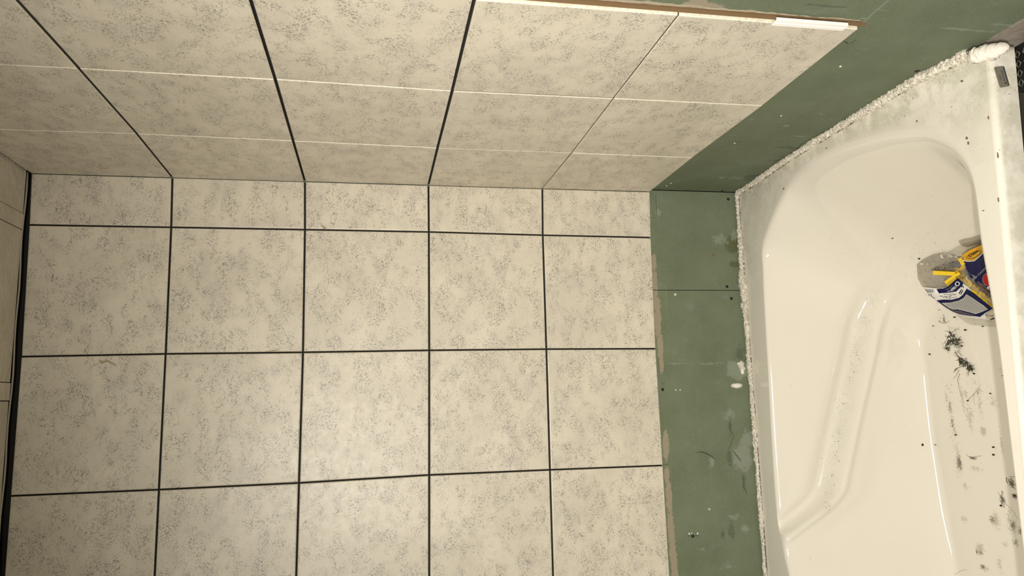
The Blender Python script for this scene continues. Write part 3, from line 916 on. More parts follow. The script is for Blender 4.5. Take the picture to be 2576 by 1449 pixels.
for o in (flat_piece('label_band', lab, [(.04, .03), (.30, .03), (.30, .16), (.04, .16)], .0034, .0042, plain('band_green', (0.06, 0.06, 0.04), .5), lb),
          flat_piece('label_band', lab, [(.31, .03), (.97, .03), (.97, .17), (.31, .17)], .0034, .0042, M_LBL, lb),
          flat_piece('emblem', lab, [(.17 + .05 * math.cos(k * math.pi / 6), .34 + .10 * math.sin(k * math.pi / 6)) for k in range(12)], .0034, .0046, M_LBL, lb),
          flat_piece('rivet_dot', lab, [(.93 + .02 * math.cos(k * math.pi / 4), .87 + .04 * math.sin(k * math.pi / 4)) for k in range(8)], .0034, .0046, M_LDK, lb)):
    pass
lettering('ADONIS', lab, .26, .83, .30, .48, M_LDK, lb, h=.0046, bold=.01)
lettering('Valley', lab, .34, .62, .60, .84, M_LBL, lb, h=.0046, shear=.3)

# chips and scuffs on the rim: small raised flecks
M_RUST = plain('rust_fleck', (0.20, 0.125, 0.075), 0.8)
# ---- sealant beads: ragged, torn, with bare spots
def bead(name, pf_, n, rfun, seed):
    V, F = [], []
    K = 12
    for i in range(n + 1):
        s = i / n
        p = np.array(pf_(s)); r = rfun(s) * (1 + (.22 * noise.noise(Vector((s * 170, seed, 0))) if n > 100 else 0))
        for k in range(K):
            w = 2 * math.pi * k / K
            q = Vector((p[0] * 14 + seed, p[1] * 14 + math.cos(w) * .7, math.sin(w) * .7 + p[2] * 14))
            j = 1 + 0.30 * noise.noise(q) + 0.34 * noise.noise(q * 2.9) + 0.24 * noise.noise(q * 6.1)
            along = np.array(pf_(min(1, s + .001))) - np.array(pf_(max(0, s - .001)))
            along /= np.linalg.norm(along)
            a = np.cross(along, (0, 0, 1)); a /= np.linalg.norm(a)
            V.append(tuple(p + a * math.cos(w) * r * j + np.array([0, 0, 1]) * math.sin(w) * r * j * 1.0))
    for i in range(n):
        for k in range(K):
            F.append((i * K + k, i * K + (k + 1) % K, (i + 1) * K + (k + 1) % K, (i + 1) * K + k))
    me = mesh(name, V, F, False); fix_normals(me)
    return link(name, me, M_CAULK)
def rb(s):
    xx = 5.0 * s
    r = 0.0195 + 0.008 * noise.noise(Vector((xx * 3, 4, 1)))
    r += 0.017 * math.exp(-((xx - 0.83) / 0.13) ** 2) + 0.010 * math.exp(-((xx - 1.03) / 0.04) ** 2)
    return max(0.013, r * (1.0 - 0.12 * smooth(1.4, 3, xx)))
bb = bead('sealant_bead', lambda s: (-0.005 - 5.0 * s, 0.004, -0.862 - 0.010 * min(1, 5 * s / 3) + (0.012 * math.exp(-((5 * s - 0.83) / 0.13) ** 2))), 1500, rb, 0.0)
tag(bb, 'ragged white sealant bead between the tub ledge and the long wall', 'sealant')
sbd = bead('sealant_bead', lambda s: (0.012, 0.0 - 2.83 * s, -0.862 + 0.024 * 2.83 * s + 0.055 * smooth(0.1, 1.2, 2.83 * s) * (1 - smooth(2.4, 2.85, 2.83 * s))), 1300, lambda s: 0.021 + 0.006 * noise.noise(Vector((s * 9, 2, 2))) + 0.008 * s, 9.0)
tag(sbd, 'ragged white sealant bead along the short end wall', 'sealant')
lump = bead('putty_lump', lambda s: (-0.030 - 0.015 * math.sin(s * 3), -2.83 - 0.170 * s, -0.772 - 0.085 * s * s), 70, lambda s: 0.050 * (math.sin(math.pi * min(1, max(0.02, s))) ** 0.35) * (1 - 0.18 * s), 3.0)
lump.data.materials.clear(); lump.data.materials.append(plain('white_putty', (0.80, 0.75, 0.66), 0.8))
lump.data.polygons.foreach_set('use_smooth', [True] * len(lump.data.polygons))
tag(lump, 'lump of white putty at the front corner of the tub rim against the end wall', 'putty')

# ================================================================== THINGS IN AND AROUND THE TUB
def inside(px, py, poly):
    c = False; n = len(poly); j = n - 1
    for i in range(n):
        if (poly[i][1] > py) != (poly[j][1] > py) and px < (poly[j][0] - poly[i][0]) * (py - poly[i][1]) / (poly[j][1] - poly[i][1]) + poly[i][0]: c = not c
        j = i
    return c
def resample(P, n):
    P = np.array(P, float)
    c = np.concatenate([[0], np.cumsum(np.hypot(*np.diff(P, axis=0).T))]); t = np.linspace(0, c[-1], n)
    return np.stack([np.interp(t, c, P[:, 0]), np.interp(t, c, P[:, 1])], 1)
def sheet(name, top, bot, hf, mat, parent=None, m=26, n=12, thick=0.004, seed=0.0, crump=0.010, smooth_=True):
    """a soft sheet lying in the tub between two outlines; hf(s,t) is its height over the enamel"""
    A, B = resample(top, m + 1), resample(bot, m + 1)
    V = []
    for i in range(m + 1):
        for j in range(n + 1):
            t = j / n; u, v = A[i] * (1 - t) + B[i] * t
            h = hf(i / m, t) + crump * (noise.noise(Vector((u * .11 + seed, v * .11, 0))) + .6 * noise.noise(Vector((u * .3, v * .3 + seed, 4))))
            V.append(tuple(lift(u, v, max(0.004, h))))
    F = []
    for i in range(m):
        for j in range(n):
            a = i * (n + 1) + j
            F.append((a, a + 1, a + n + 2, a + n + 1))
    me = mesh(name, V, F, smooth_)
    o = link(name, me, mat)
    md = o.modifiers.new('thick', 'SOLIDIFY'); md.thickness = thick * U; md.offset = 0
    if parent is not None: adopt(o, parent)
    return o
def film_material(name, tint, gloss, milky=0.06):
    t = NT(name)
    nt = t.t
    out = nt.nodes['Material Output']
    tr = t.n('ShaderNodeBsdfTransparent'); tr.inputs[0].default_value = (*tint, 1)
    gl = t.n('ShaderNodeBsdfGlossy'); gl.inputs['Roughness'].default_value = 0.13; gl.inputs['Color'].default_value = (.9, .9, .9, 1)
    df = t.n('ShaderNodeBsdfDiffuse'); df.inputs[0].default_value = (0.52, 0.50, 0.46, 1)
    geo = t.n('ShaderNodeNewGeometry').outputs['Position']
    nb = t.bump(t.noise(geo, 90, 4, 0.6), 0.9, 0.006)
    t.l(nb, gl.inputs['Normal'])
    m1 = t.n('ShaderNodeMixShader'); m1.inputs[0].default_value = gloss
    m2 = t.n('ShaderNodeMixShader'); m2.inputs[0].default_value = milky
    t.l(tr.outputs[0], m1.inputs[1]); t.l(gl.outputs[0], m1.inputs[2])
    t.l(m1.outputs[0], m2.inputs[1]); t.l(df.outputs[0], m2.inputs[2])
    t.l(m2.outputs[0], out.inputs[0])
    return t.m
M_FILM = film_material('clear_film', (0.965, 0.96, 0.94), 0.11, 0.025)
M_FILM2 = film_material('grey_film', (0.885, 0.87, 0.84), 0.16, 0.05)
def print_mat(name, c, rough=0.5):
    t = NT(name); t.col(c); t.b.inputs['Specular IOR Level'].default_value = 0.22
    geo = t.n('ShaderNodeNewGeometry').outputs['Position']
    return t.set(Roughness=rough, Normal=t.bump(t.noise(geo, 60, 3), 0.35, 0.003))
M_NAVY = print_mat('navy_print', (0.003, 0.004, 0.055))
M_YEL = print_mat('yellow_print', (0.80, 0.42, 0.015))
M_WHT = print_mat('white_print', (0.78, 0.76, 0.72))
M_RED = print_mat('red_print', (0.50, 0.014, 0.014))
M_GRY = print_mat('grey_print', (0.34, 0.33, 0.34))
M_INK = print_mat('black_ink', (0.012, 0.012, 0.014))
M_DGR = print_mat('dark_grey_print', (0.07, 0.065, 0.085))
M_CRM = print_mat('cream_print', (0.66, 0.60, 0.47))
M_SPY = plain('yellow_plastic', (0.93, 0.64, 0.008), 0.30)
M_SPD = plain('deep_yellow_plastic', (0.66, 0.42, 0.01), 0.35)

base1 = surf(2450, 690); base2 = surf(2420, 760)
bag1 = tag(empty('plastic_bag', tuple(base1)), 'clear plastic bag with yellow, navy and red front print, half hidden by the tub rim', 'bag')
bag2 = tag(empty('plastic_bag', tuple(base2)), 'clear plastic bag lying on a white label with a printed chart and barcode', 'bag')
for o in (bag1, bag2):
    for i in range(3): o.lock_rotation[i] = False
# --- first bag: crumpled clear mouth at the left, printed front at the right
sheet('clear_sleeve', [(2308, 664), (2318, 655), (2345, 641), (2375, 634), (2400, 640), (2420, 650), (2440, 668), (2460, 690), (2490, 712), (2520, 730)],
      [(2307, 668), (2309, 700), (2320, 721), (2345, 724), (2375, 722), (2402, 702), (2425, 706), (2450, 722), (2480, 740), (2520, 760)],
      lambda s, t: 0.016 + 0.075 * math.sin(math.pi * t) ** .7 * min(1, s * 4), M_FILM2, bag1, 44, 18, 0.003, 1.0, 0.030)
sheet('clear_sleeve', [(2375, 640), (2405, 622), (2430, 612), (2470, 602), (2520, 590)], [(2400, 642), (2420, 640), (2440, 628), (2470, 616), (2520, 598)],
      lambda s, t: 0.03, M_FILM, bag1, 20, 6, 0.003, 5.0, 0.012)
yl = sheet('front_print', [(2421, 641), (2440, 629), (2470, 616), (2500, 600), (2530, 588)], [(2424, 655), (2438, 657), (2451, 655), (2476, 632), (2530, 610)],
      lambda s, t: 0.105, M_YEL, bag1, 26, 8, 0.003, 2.0, 0.008)
yl['label'] = 'yellow header print with black hexagon logo'
def strip_px(name, pts, w, h, mat, parent, closed=False):
    """flat printed line on the bags; pts in photograph pixels, w half width in pixels"""
    P = [np.array(p, float) for p in pts]
    if closed: P = P + [P[0]]
    V, F = [], []
    for i, p in enumerate(P):
        if closed: t = P[(i + 1) % (len(P) - 1)] - P[(i - 1) % (len(P) - 1)]
        else: t = P[min(i + 1, len(P) - 1)] - P[max(i - 1, 0)]
        s = np.array([-t[1], t[0]]) / (np.hypot(*t) + 1e-9) * w
        for q in (p + s, p - s):
            V.append(tuple(lift(q[0], q[1], h)))
    for i in range(len(P) - 1):
        F.append((2 * i, 2 * i + 1, 2 * i + 3, 2 * i + 2))
    return adopt(link(name, mesh(name, V, F), mat), parent)
def poly_px(name, pts, h, mat, parent, th=0.0):
    V = [tuple(lift(u, v, h)) for u, v in pts]
    me = mesh(name, V, [tuple(range(len(V)))])
    bm = bmesh.new(); bm.from_mesh(me); bmesh.ops.triangulate(bm, faces=bm.faces); bm.to_mesh(me); bm.free()
    o = link(name, me, mat)
    if th:
        md = o.modifiers.new('thick', 'SOLIDIFY'); md.thickness = th * U; md.offset = 0
    return adopt(o, parent)
def text_px(txt, c00, c10, c01, h, mat, parent, shear=0.0, bold=0.0, name='lettering'):
    """lettering between three corners in photograph pixels: start of base line, end of base line, top of first letter"""
    P, Fx = text_mesh(txt, shear, bold)
    c00, c10, c01 = (np.array(c, float) for c in (c00, c10, c01))
    V = []
    for a, b in P:
        q = c00 + (c10 - c00) * a + (c01 - c00) * b
        V.append(tuple(lift(q[0], q[1], h)))
    return adopt(link(name, mesh(name, V, Fx), mat), parent)
nv = sheet('front_print', [(2425, 656), (2439, 659), (2452, 657), (2477, 634), (2530, 612)], [(2431, 676), (2440, 697), (2456, 713), (2474, 724), (2530, 762)],
      lambda s, t: 0.105 - 0.02 * t, M_NAVY, bag1, 26, 14, 0.003, 2.0, 0.010)
nv['label'] = 'navy front print with white lettering'
strip_px('white_edge', [(2422, 654.5), (2430, 656.8), (2438, 657.5), (2451, 656), (2464, 645), (2477, 632), (2500, 622)], 1.1, 0.128, M_WHT, nv)
hexa = [(2430, 650), (2437, 642), (2462, 631), (2469, 633), (2464, 640), (2451, 649), (2438, 650.5)]
strip_px('hexagon_outline', hexa, 0.65, 0.138, M_INK, yl, True)
text_px('QEP', (2437, 649), (2461.5, 637), (2436, 641.5), 0.142, M_INK, yl, 0.2, 0.03)
text_px('DES CARREAUX', (2448, 707), (2497, 661), (2445, 703.4), 0.124, M_GRY, nv, 0, 0.015)
circ = [(2488 + 18.5 * math.cos(k * math.pi / 14) + 2.0, 703 + 17.5 * math.sin(k * math.pi / 14)) for k in range(28)]
rd = poly_px('red_disc', circ, 0.121, M_RED, nv)
strip_px('disc_outline', circ, 0.5, 0.123, M_GRY, nv, True)
text_px('L', (2485.5, 699), (2492, 703.5), (2482, 691.5), 0.125, M_WHT, nv, 0, 0.05)
poly_px('white_panel', [(2481, 724), (2488, 720), (2496, 716), (2510, 720), (2515, 742), (2496, 735)], 0.124, M_WHT, nv)
text_px('Lo', (2487, 728), (2497, 731.5), (2488.5, 722), 0.130, M_INK, nv, 0.1, 0.02)
gb = sheet('grey_border', [(2431, 677), (2441, 699), (2456, 714), (2474, 726), (2520, 756)], [(2429, 684), (2438, 702), (2456, 719), (2474, 731), (2520, 764)],
      lambda s, t: 0.092, print_mat('smoky_border', (0.15, 0.145, 0.16)), bag1, 18, 4, 0.003, 2.0, 0.004)
strip_px('red_edge', [(2458, 716.5), (2468, 722.5), (2478, 729), (2489, 738)], 0.9, 0.106, print_mat('dull_red', (0.28, 0.05, 0.05)), bag1)
# printed back seen through the mouth
bk = sheet('inner_print', [(2341, 679), (2356, 672), (2372, 666), (2390, 661), (2405, 657), (2424, 660)], [(2343, 681), (2360, 680), (2375, 677), (2392, 673), (2406, 673), (2424, 672)],
      lambda s, t: 0.062, M_DGR, bag1, 16, 5, 0.002, 3.0, 0.004)
poly_px('blue_patch', [(2401, 669), (2406, 664), (2418, 663), (2423, 667), (2415, 672), (2406, 672)], 0.076, print_mat('slate_blue', (0.16, 0.21, 0.27)), bag1)
poly_px('olive_patch', [(2352, 681), (2372, 677), (2392, 672), (2400, 674), (2414, 682), (2400, 684)], 0.070, print_mat('olive_yellow', (0.27, 0.22, 0.05)), bag1)
for cu_, cv_ in ((2369, 672), (2382, 667)):
    ring = [(cu_ + 4.6 * math.cos(k * math.pi / 8), cv_ + 3.8 * math.sin(k * math.pi / 8)) for k in range(16)]
    strip_px('ring_symbol', ring, 0.9, 0.080, M_CRM, bag1, True)

# --- second bag: printed label face up
wl = sheet('label_card', [(2323, 722), (2345, 724.5), (2366, 726), (2386, 719), (2408, 700), (2424, 714), (2440, 726), (2474, 750), (2503, 777)],
      [(2323, 723), (2338, 742), (2356, 757), (2382, 776), (2412, 792), (2440, 797), (2466, 800), (2490, 806), (2508, 806)],
      lambda s, t: 0.060 + 0.02 * math.sin(math.pi * t), M_WHT, bag2, 40, 16, 0.004, 7.0, 0.010)
wl['label'] = 'white label with navy frame'
HL = 0.094
poly_px('navy_panel', [(2356, 727.5), (2372, 726.5), (2386, 720), (2408.5, 699.5), (2424, 711), (2421, 718), (2412, 727), (2405, 733.5), (2388, 736), (2362, 738)], HL, M_NAVY, bag2)
for (a0, a1) in ((205, 345), (25, 165)):
    arc = [(2408.5 + 5.0 * math.cos(math.radians(a)), 714 + 5.0 * math.sin(math.radians(a))) for a in np.linspace(a0, a1, 9)]
    strip_px('recycling_arrow', arc, 1.0, HL + .006, M_WHT, bag2)
    e = arc[-1]; an = math.radians(a1); tx, ty = -math.sin(an), math.cos(an); rx, ry = math.cos(an), math.sin(an)
    poly_px('recycling_arrow', [(e[0] + rx * 2.4, e[1] + ry * 2.4), (e[0] - rx * 2.4, e[1] - ry * 2.4), (e[0] + tx * 3.2, e[1] + ty * 3.2)], HL + .006, M_WHT, bag2)
for k, (tx_, u0) in enumerate((('LET', 2396), ('PET', 2392))):
    text_px('LET' if k == 0 else 'ST', (u0 + 1, 728 + k * 3.2), (u0 + 10, 721 + k * 3.2), (u0 - 1.2, 725 + k * 3.2), HL + .006, M_WHT, bag2, 0, .02)
strip_px('fine_print', [(2378, 729), (2387, 726), (2396, 719)], 1.6, HL + .005, M_DGR, bag2)
strip_px('fine_print', [(2383, 733), (2396, 731), (2407, 722)], 1.2, HL + .005, M_GRY, bag2)
# chart: navy frame, pale field, rows of dashes, dark band at its foot
frame_ = [(2356, 756), (2373, 754), (2393, 754.5), (2412, 749.6), (2422, 742), (2432, 726.6), (2449, 736.5), (2474, 757), (2497.5, 776.5), (2481, 785.6), (2465, 797.5), (2453, 795.5), (2440, 795), (2412, 790), (2392, 781), (2376, 771)]
poly_px('chart_frame', frame_, HL, M_NAVY, bag2)
field = [(2368, 762), (2392, 761), (2412, 756), (2424, 749.6), (2431, 740), (2446, 749), (2461, 759.5), (2474, 768), (2486, 778), (2474, 783), (2464, 787), (2454, 790), (2440, 786), (2424, 782), (2410, 778), (2398, 779), (2387, 775)]
poly_px('chart_field', field, HL + .005, plain('chart_grey', (0.44, 0.43, 0.41), .5), bag2)
poly_px('chart_foot', [(2381, 774.5), (2388, 777), (2399, 781), (2412, 780), (2426, 785), (2441, 789), (2453, 792.5), (2440, 795), (2414, 791), (2396, 784)], HL + .007, M_DGR, bag2)
V, F = [], []
for i in range(-8, 26):
    for j in range(-4, 26):
        u = 2432 + i * 3.6 - j * 1.55; v = 744 + i * 2.45 + j * 3.15
        if all(inside(u + a, v + b, field) for a, b in ((-2.2, 0), (2.2, 0), (0, -2), (0, 2.4))):
            b0 = len(V)
            for a, b in ((-.62, -1.05), (.62, -.85), (.62, 1.05), (-.62, .85)): V.append(tuple(lift(u + a, v + b, HL + .010)))
            F.append((b0, b0 + 1, b0 + 2, b0 + 3))
o = adopt(link('chart_figures', mesh('chart_figures', V, F), M_INK), bag2); o['kind'] = 'stuff'
V, F = [], []
for i in range(14):
    f = i / 13; w = 0.16 + 0.34 * ((i * 7) % 3) / 2
    a = np.array([2326 + 22 * f, 727 + 0.8 * f]); b = np.array([2333 + 17 * f, 736.5 - 1.0 * f])
    b0 = len(V)
    for q in (a + (-w, 0), a + (w, 0), b + (w, 0), b + (-w, 0)): V.append(tuple(lift(q[0], q[1], HL)))
    F.append((b0, b0 + 1, b0 + 2, b0 + 3))
o = adopt(link('barcode', mesh('barcode', V, F), M_INK), bag2)
for k, (a, b) in enumerate((((2335, 740), (2340, 745)), ((2341, 738), (2346, 749)), ((2348, 748), (2352, 751)))):
    strip_px('barcode_figures', [a, b], .7, HL, M_INK, bag2)
for k, (a, b, c) in enumerate((((2372, 739.5), (2385, 741.5), (2398, 739.5)), ((2364, 744.5), (2385, 746.5), (2408, 739.5)), ((2372, 748), (2390, 750), (2406, 747)))):
    pts = resample([a, b, c], 17)
    V, F = [], []
    for i in range(16):
        if (i * 5 + k) % 4 == 0: continue
        p, q_ = pts[i], pts[i + 1]; b0 = len(V)
        for dx, dy in ((0, -.75), (0, .75)): V.append(tuple(lift(p[0] + dx, p[1] + dy, HL)))
        for dx, dy in ((0, .75), (0, -.75)): V.append(tuple(lift(q_[0] - .4, q_[1] + dy, HL)))
        F.append((b0, b0 + 1, b0 + 2, b0 + 3))
    adopt(link('fine_print', mesh('fine_print', V, F), M_INK), bag2)
for pts, w in (([(2413, 740), (2416, 733), (2419, 728)], 1.0), ([(2417, 741), (2420, 735), (2422, 730)], 1.0), ([(2412, 736), (2418, 734)], .8), ([(2418, 722), (2422, 720), (2424, 724)], 1.2)):
    strip_px('walking_figure', pts, w, HL, M_INK, bag2)
# tile drawing in the corner
poly_px('tile_drawing', [(2479, 793), (2487, 786), (2497, 781), (2506, 784), (2510, 803), (2490, 805), (2483, 800)], HL, M_CRM, bag2)
for pts in ([(2479, 792), (2495, 795), (2504, 790)], [(2495, 795), (2499, 804)], [(2483, 788), (2479, 793), (2484, 801)], [(2501, 782), (2505, 791)]):
    strip_px('drawing_line', pts, .5, HL + .005, M_DGR, bag2)
strip_px('drawing_line', [(2491, 804.5), (2499, 801.5), (2509, 800)], 1.3, HL + .006, M_INK, bag2)
sheet('clear_sleeve', [(2405, 792), (2430, 798), (2460, 802), (2490, 806), (2525, 808)], [(2430, 812), (2445, 818), (2462, 819), (2492, 822), (2528, 824)],
      lambda s, t: 0.018, M_FILM, bag2, 18, 5, 0.003, 6.0, 0.006)
sheet('clear_sleeve', [(2412, 702), (2430, 690), (2450, 712), (2474, 730), (2520, 764)], [(2418, 708), (2440, 726), (2458, 738), (2478, 754), (2520, 790)],
      lambda s, t: 0.100 + .03 * math.sin(math.pi * t), M_FILM, bag2, 20, 8, 0.003, 9.0, 0.012)
# --- scrap of grey film above the bags
sc_ = sheet('film_scrap', [(2412, 606), (2426, 601), (2440, 599), (2458, 594), (2474, 590), (2520, 578)], [(2414, 611), (2420, 619), (2434, 622), (2452, 617), (2474, 612), (2520, 598)],
      lambda s, t: 0.018 + .02 * math.sin(math.pi * t), M_FILM2, None, 20, 8, 0.004, 11.0, 0.012)
tag(sc_, 'folded scrap of grey clear film above the yellow print, against the tub rim', 'scrap')

# --- yellow wedges: thin bent bars, one thing each
def wedge(pts, w, h0, h1, mat, label=None, group=None, th=0.012):
    P = resample(pts, 7); V, F = [], []
    for i, p in enumerate(P):
        t = P[min(i + 1, 6)] - P[max(i - 1, 0)]
        s = np.array([-t[1], t[0]]) / (np.hypot(*t) + 1e-9) * w
        h = h0 + (h1 - h0) * i / 6
        for q, hh in ((p + s, h), (p - s, h), (p + s, h - th), (p - s, h - th)): V.append(tuple(lift(q[0], q[1], hh)))
    for i in range(6):
        b = 4 * i
        F += [(b, b + 1, b + 5, b + 4), (b + 2, b + 6, b + 7, b + 3), (b, b + 4, b + 6, b + 2), (b + 1, b + 3, b + 7, b + 5)]
    F += [(0, 2, 3, 1), (24, 25, 27, 26)]
    c = np.mean(V, axis=0)
    me = mesh('tile_wedge', [tuple(np.array(v) - c) for v in V], F); fix_normals(me)
    o = link('tile_wedge', me, mat, None, None, tuple(c))
    return tag(o, label, 'wedge', group)
wedge([(2347, 686), (2375, 687.5), (2403, 689)], 5.0, 0.115, 0.10, M_SPY, 'straight bright yellow wedge pointing out of the bag mouth to the left')
wedge([(2378, 711), (2390, 702), (2402, 694), (2414, 687)], 3.6, 0.10, 0.115, M_SPY, 'long slanting bright yellow wedge below the straight one')
wedge([(2376, 704), (2379, 711), (2388, 718), (2400, 712)], 2.6, 0.07, 0.07, M_SPD, 'bent deep yellow wedge curling above the navy label corner')
wedge([(2384, 716), (2394, 708), (2406, 699)], 3.4, 0.08, 0.09, M_SPD, 'deep yellow wedge just under the long slanting one')
wedge([(2413, 649), (2418, 657), (2424, 667)], 5.0, 0.12, 0.10, M_SPY, 'short bright yellow wedge beside the yellow header print')
wedge([(2401, 674.5), (2410, 676), (2416, 679)], 2.4, 0.085, 0.09, M_SPD, 'tiny yellow wedge tip in the middle of the bag mouth')
wedge([(2404, 685), (2414, 680), (2425, 670)], 4.5, 0.09, 0.095, M_SPD, 'dull yellow wedge between the header print and the bag mouth')
wedge([(2370, 692), (2378, 696), (2386, 691)], 3.0, 0.05, 0.05, plain('pale_yellow_plastic', (0.72, 0.52, 0.22), .5), 'pale yellow wedge corner under the straight wedge')
rw = random.Random(3)
line = resample([(2412, 694), (2430, 708), (2450, 726), (2470, 742), (2490, 758), (2512, 778)], 60)
for k in range(44):
    p = line[int(k / 44 * 58)] + np.array([rw.uniform(-7, 7), rw.uniform(-9, 7)])
    a = rw.uniform(0, math.pi); L = rw.uniform(6, 10)
    d_ = np.array([math.cos(a), math.sin(a)]) * L
    wedge([p - d_, p + np.array([rw.uniform(-1, 1), rw.uniform(-1, 1)]), p + d_], rw.uniform(2.4, 3.6), rw.uniform(.04, .09), rw.uniform(.04, .09), M_SPY if rw.random() < .45 else M_SPD,
          'yellow plastic wedge in the heap between the two printed bags', 'yellow wedges heaped in the bags')

# --- white plastic strip on the outer tile edge
def seg_mesh(name, sec, p0, p1, mat):
    V = [tuple(np.array(p0) + (a, b, 0)) for a, b in sec] + [tuple(np.array(p1) + (a, b, 0)) for a, b in sec]
    n = len(sec)
    F = [tuple(range(n)), tuple(range(2 * n - 1, n - 1, -1))] + [(k, (k + 1) % n, n + (k + 1) % n, n + k) for k in range(n)]
    c = (np.array(p0) + np.array(p1)) / 2
    me = mesh(name, [tuple(np.array(v) - c) for v in V], F); fix_normals(me)
    return link(name, me, mat, None, None, tuple(c))
M_PVC = plain('white_pvc', (0.93, 0.91, 0.86), 0.35)
pa_, pb_ = on(1947, 58, 0, -0.012), on(2128, 70, 0, -0.012)
yc = (pa_[1] + pb_[1]) / 2
stp = empty('plastic_strip', (-0.012, float(yc), float((pa_[2] + pb_[2]) / 2)))
tag(stp, 'short white plastic edge strip clipped over the outer edge of the tiles', 'strip')
sec = [(-0.005, 0.026), (-0.013, 0.026), (-0.013, -0.024), (0.004, -0.024), (0.004, -0.019), (-0.005, -0.019)]
adopt(seg_mesh('strip_body', sec, (0, yc, float(pa_[2])), (0, yc, float(pb_[2])), M_PVC), stp)
adopt(seg_mesh('strip_ridge', [(-0.013, 0.004), (-0.0155, 0.001), (-0.0155, -0.001), (-0.013, -0.004)], (0, yc, float(pa_[2]) - .001), (0, yc, float(pb_[2]) + .001), M_PVC), stp)

# --- hair and dust clumps on the tub floor
def strands(name, spec, mat, parent):
    V, F = [], []
    for pts, r0, r1, h in spec:
        P = resample(pts, 8)
        Q = [lift(u + rw.uniform(-.6, .6), v + rw.uniform(-.6, .6), h) for u, v in P]
        a, b = tube_geo(Q, [(r0 + (r1 - r0) * i / 7) * .33 for i in range(8)], 5, len(V)); V += a; F += b
    return adopt(link(name, mesh(name, V, F, True), mat), parent)
def clump_core(poly, h, mat, parent, seed):
    c = np.mean(poly, axis=0); n = len(poly); V = [tuple(lift(c[0], c[1], h))]; F = []
    dense = resample(list(poly) + [poly[0]], 41)[:-1]
    for ring, hh in ((.35, .95), (.7, .7), (1.0, .10)):
        for k, p in enumerate(dense):
            j = 1 + 0.38 * noise.noise(Vector((k * .9, ring * 3, seed)))
            q = c + (p - c) * ring * j
            V.append(tuple(lift(q[0], q[1], max(.003, h * hh * (1 + .8 * noise.noise(Vector((k * .7, ring * 9, seed))))))))
    for k in range(40): F.append((0, 1 + k, 1 + (k + 1) % 40))
    for r in (0, 1):
        for k in range(40): F.append((1 + r * 40 + k, 1 + (r + 1) * 40 + k, 1 + (r + 1) * 40 + (k + 1) % 40, 1 + r * 40 + (k + 1) % 40))
    rr_ = random.Random(seed)
    fl = []
    while len(fl) < 46:
        q = (rr_.uniform(dense[:, 0].min() - 3, dense[:, 0].max() + 3), rr_.uniform(dense[:, 1].min() - 3, dense[:, 1].max() + 3))
        if inside(q[0], q[1], [tuple(c + (p - c) * 1.25) for p in dense]): fl.append(q)
    V2, F2 = [], []
    for q in fl:
        b = len(V2); n_ = 9; sz = rr_.uniform(.9, 3.0); st_ = rr_.uniform(.5, 1.6); an = rr_.uniform(0, 3.14)
        V2.append(tuple(lift(q[0], q[1], h * rr_.uniform(.25, .8))))
        for k in range(n_):
            w = 2 * math.pi * k / n_; e = sz * (1 + .6 * (rr_.random() - .5))
            a, d_ = math.cos(w) * e * st_, math.sin(w) * e / st_
            V2.append(tuple(lift(q[0] + a * math.cos(an) - d_ * math.sin(an), q[1] + a * math.sin(an) + d_ * math.cos(an), .004)))
        F2 += [(b, b + 1 + k, b + 1 + (k + 1) % n_) for k in range(n_)]
    for k in range(70):
        q = np.array(rr_.choice(fl)); an = rr_.uniform(0, 6.28); L = rr_.uniform(4, 13); cv = rr_.uniform(-.25, .25)
        P = []
        for m in range(7):
            P.append(lift(q[0], q[1], h * rr_.uniform(.15, .6)) if m in (0, 3) else lift(q[0], q[1], .008))
            q = q + np.array([math.cos(an), math.sin(an)]) * L / 6; an += cv + rr_.uniform(-.3, .3)
        a, b = tube_geo(P, .0014, 3, len(V2)); V2 += a; F2 += b
    return adopt(link('matted_core', mesh('matted_core', V2, F2), mat), parent)
M_DUST = plain('matted_dust', (0.085, 0.075, 0.040), 0.95)
M_HAIR = plain('hair_brown', (0.13, 0.11, 0.065), 0.8)
c1 = tag(empty('dust_clump', tuple(surf(2393, 858))), 'dark olive clump of dust and hair nearest the bags on the tub floor', 'debris')
clump_core([(2391, 838), (2398, 846), (2406, 852), (2412, 859), (2409, 868), (2402, 868), (2396, 865), (2390, 878), (2381, 880), (2383, 866), (2385, 850)], .045, M_DUST, c1, 1.0)
strands('hair_strand', [([(2391, 838), (2388, 825), (2384, 816)], .004, .0015, .01), ([(2392, 838), (2402, 831), (2411, 826)], .004, .0012, .012), ([(2385, 848), (2378, 860), (2370, 870)], .005, .0015, .01),
    ([(2382, 878), (2376, 874), (2370, 871)], .004, .0015, .01), ([(2381, 880), (2386, 888), (2387, 892)], .006, .001, .01), ([(2396, 846), (2404, 841), (2408, 839)], .004, .002, .015), ([(2405, 852), (2412, 846)], .004, .001, .015),
    ([(2386, 850), (2380, 846), (2377, 838)], .003, .001, .01)], M_HAIR, c1)
c2 = tag(empty('dust_clump', tuple(surf(2425, 910))), 'forked brown clump of dust and hair lower on the tub floor', 'debris')
clump_core([(2418, 903), (2425, 907), (2432, 912), (2441, 919), (2444, 926), (2437, 931), (2430, 925), (2422, 917), (2415, 910)], .040, M_DUST, c2, 4.0)
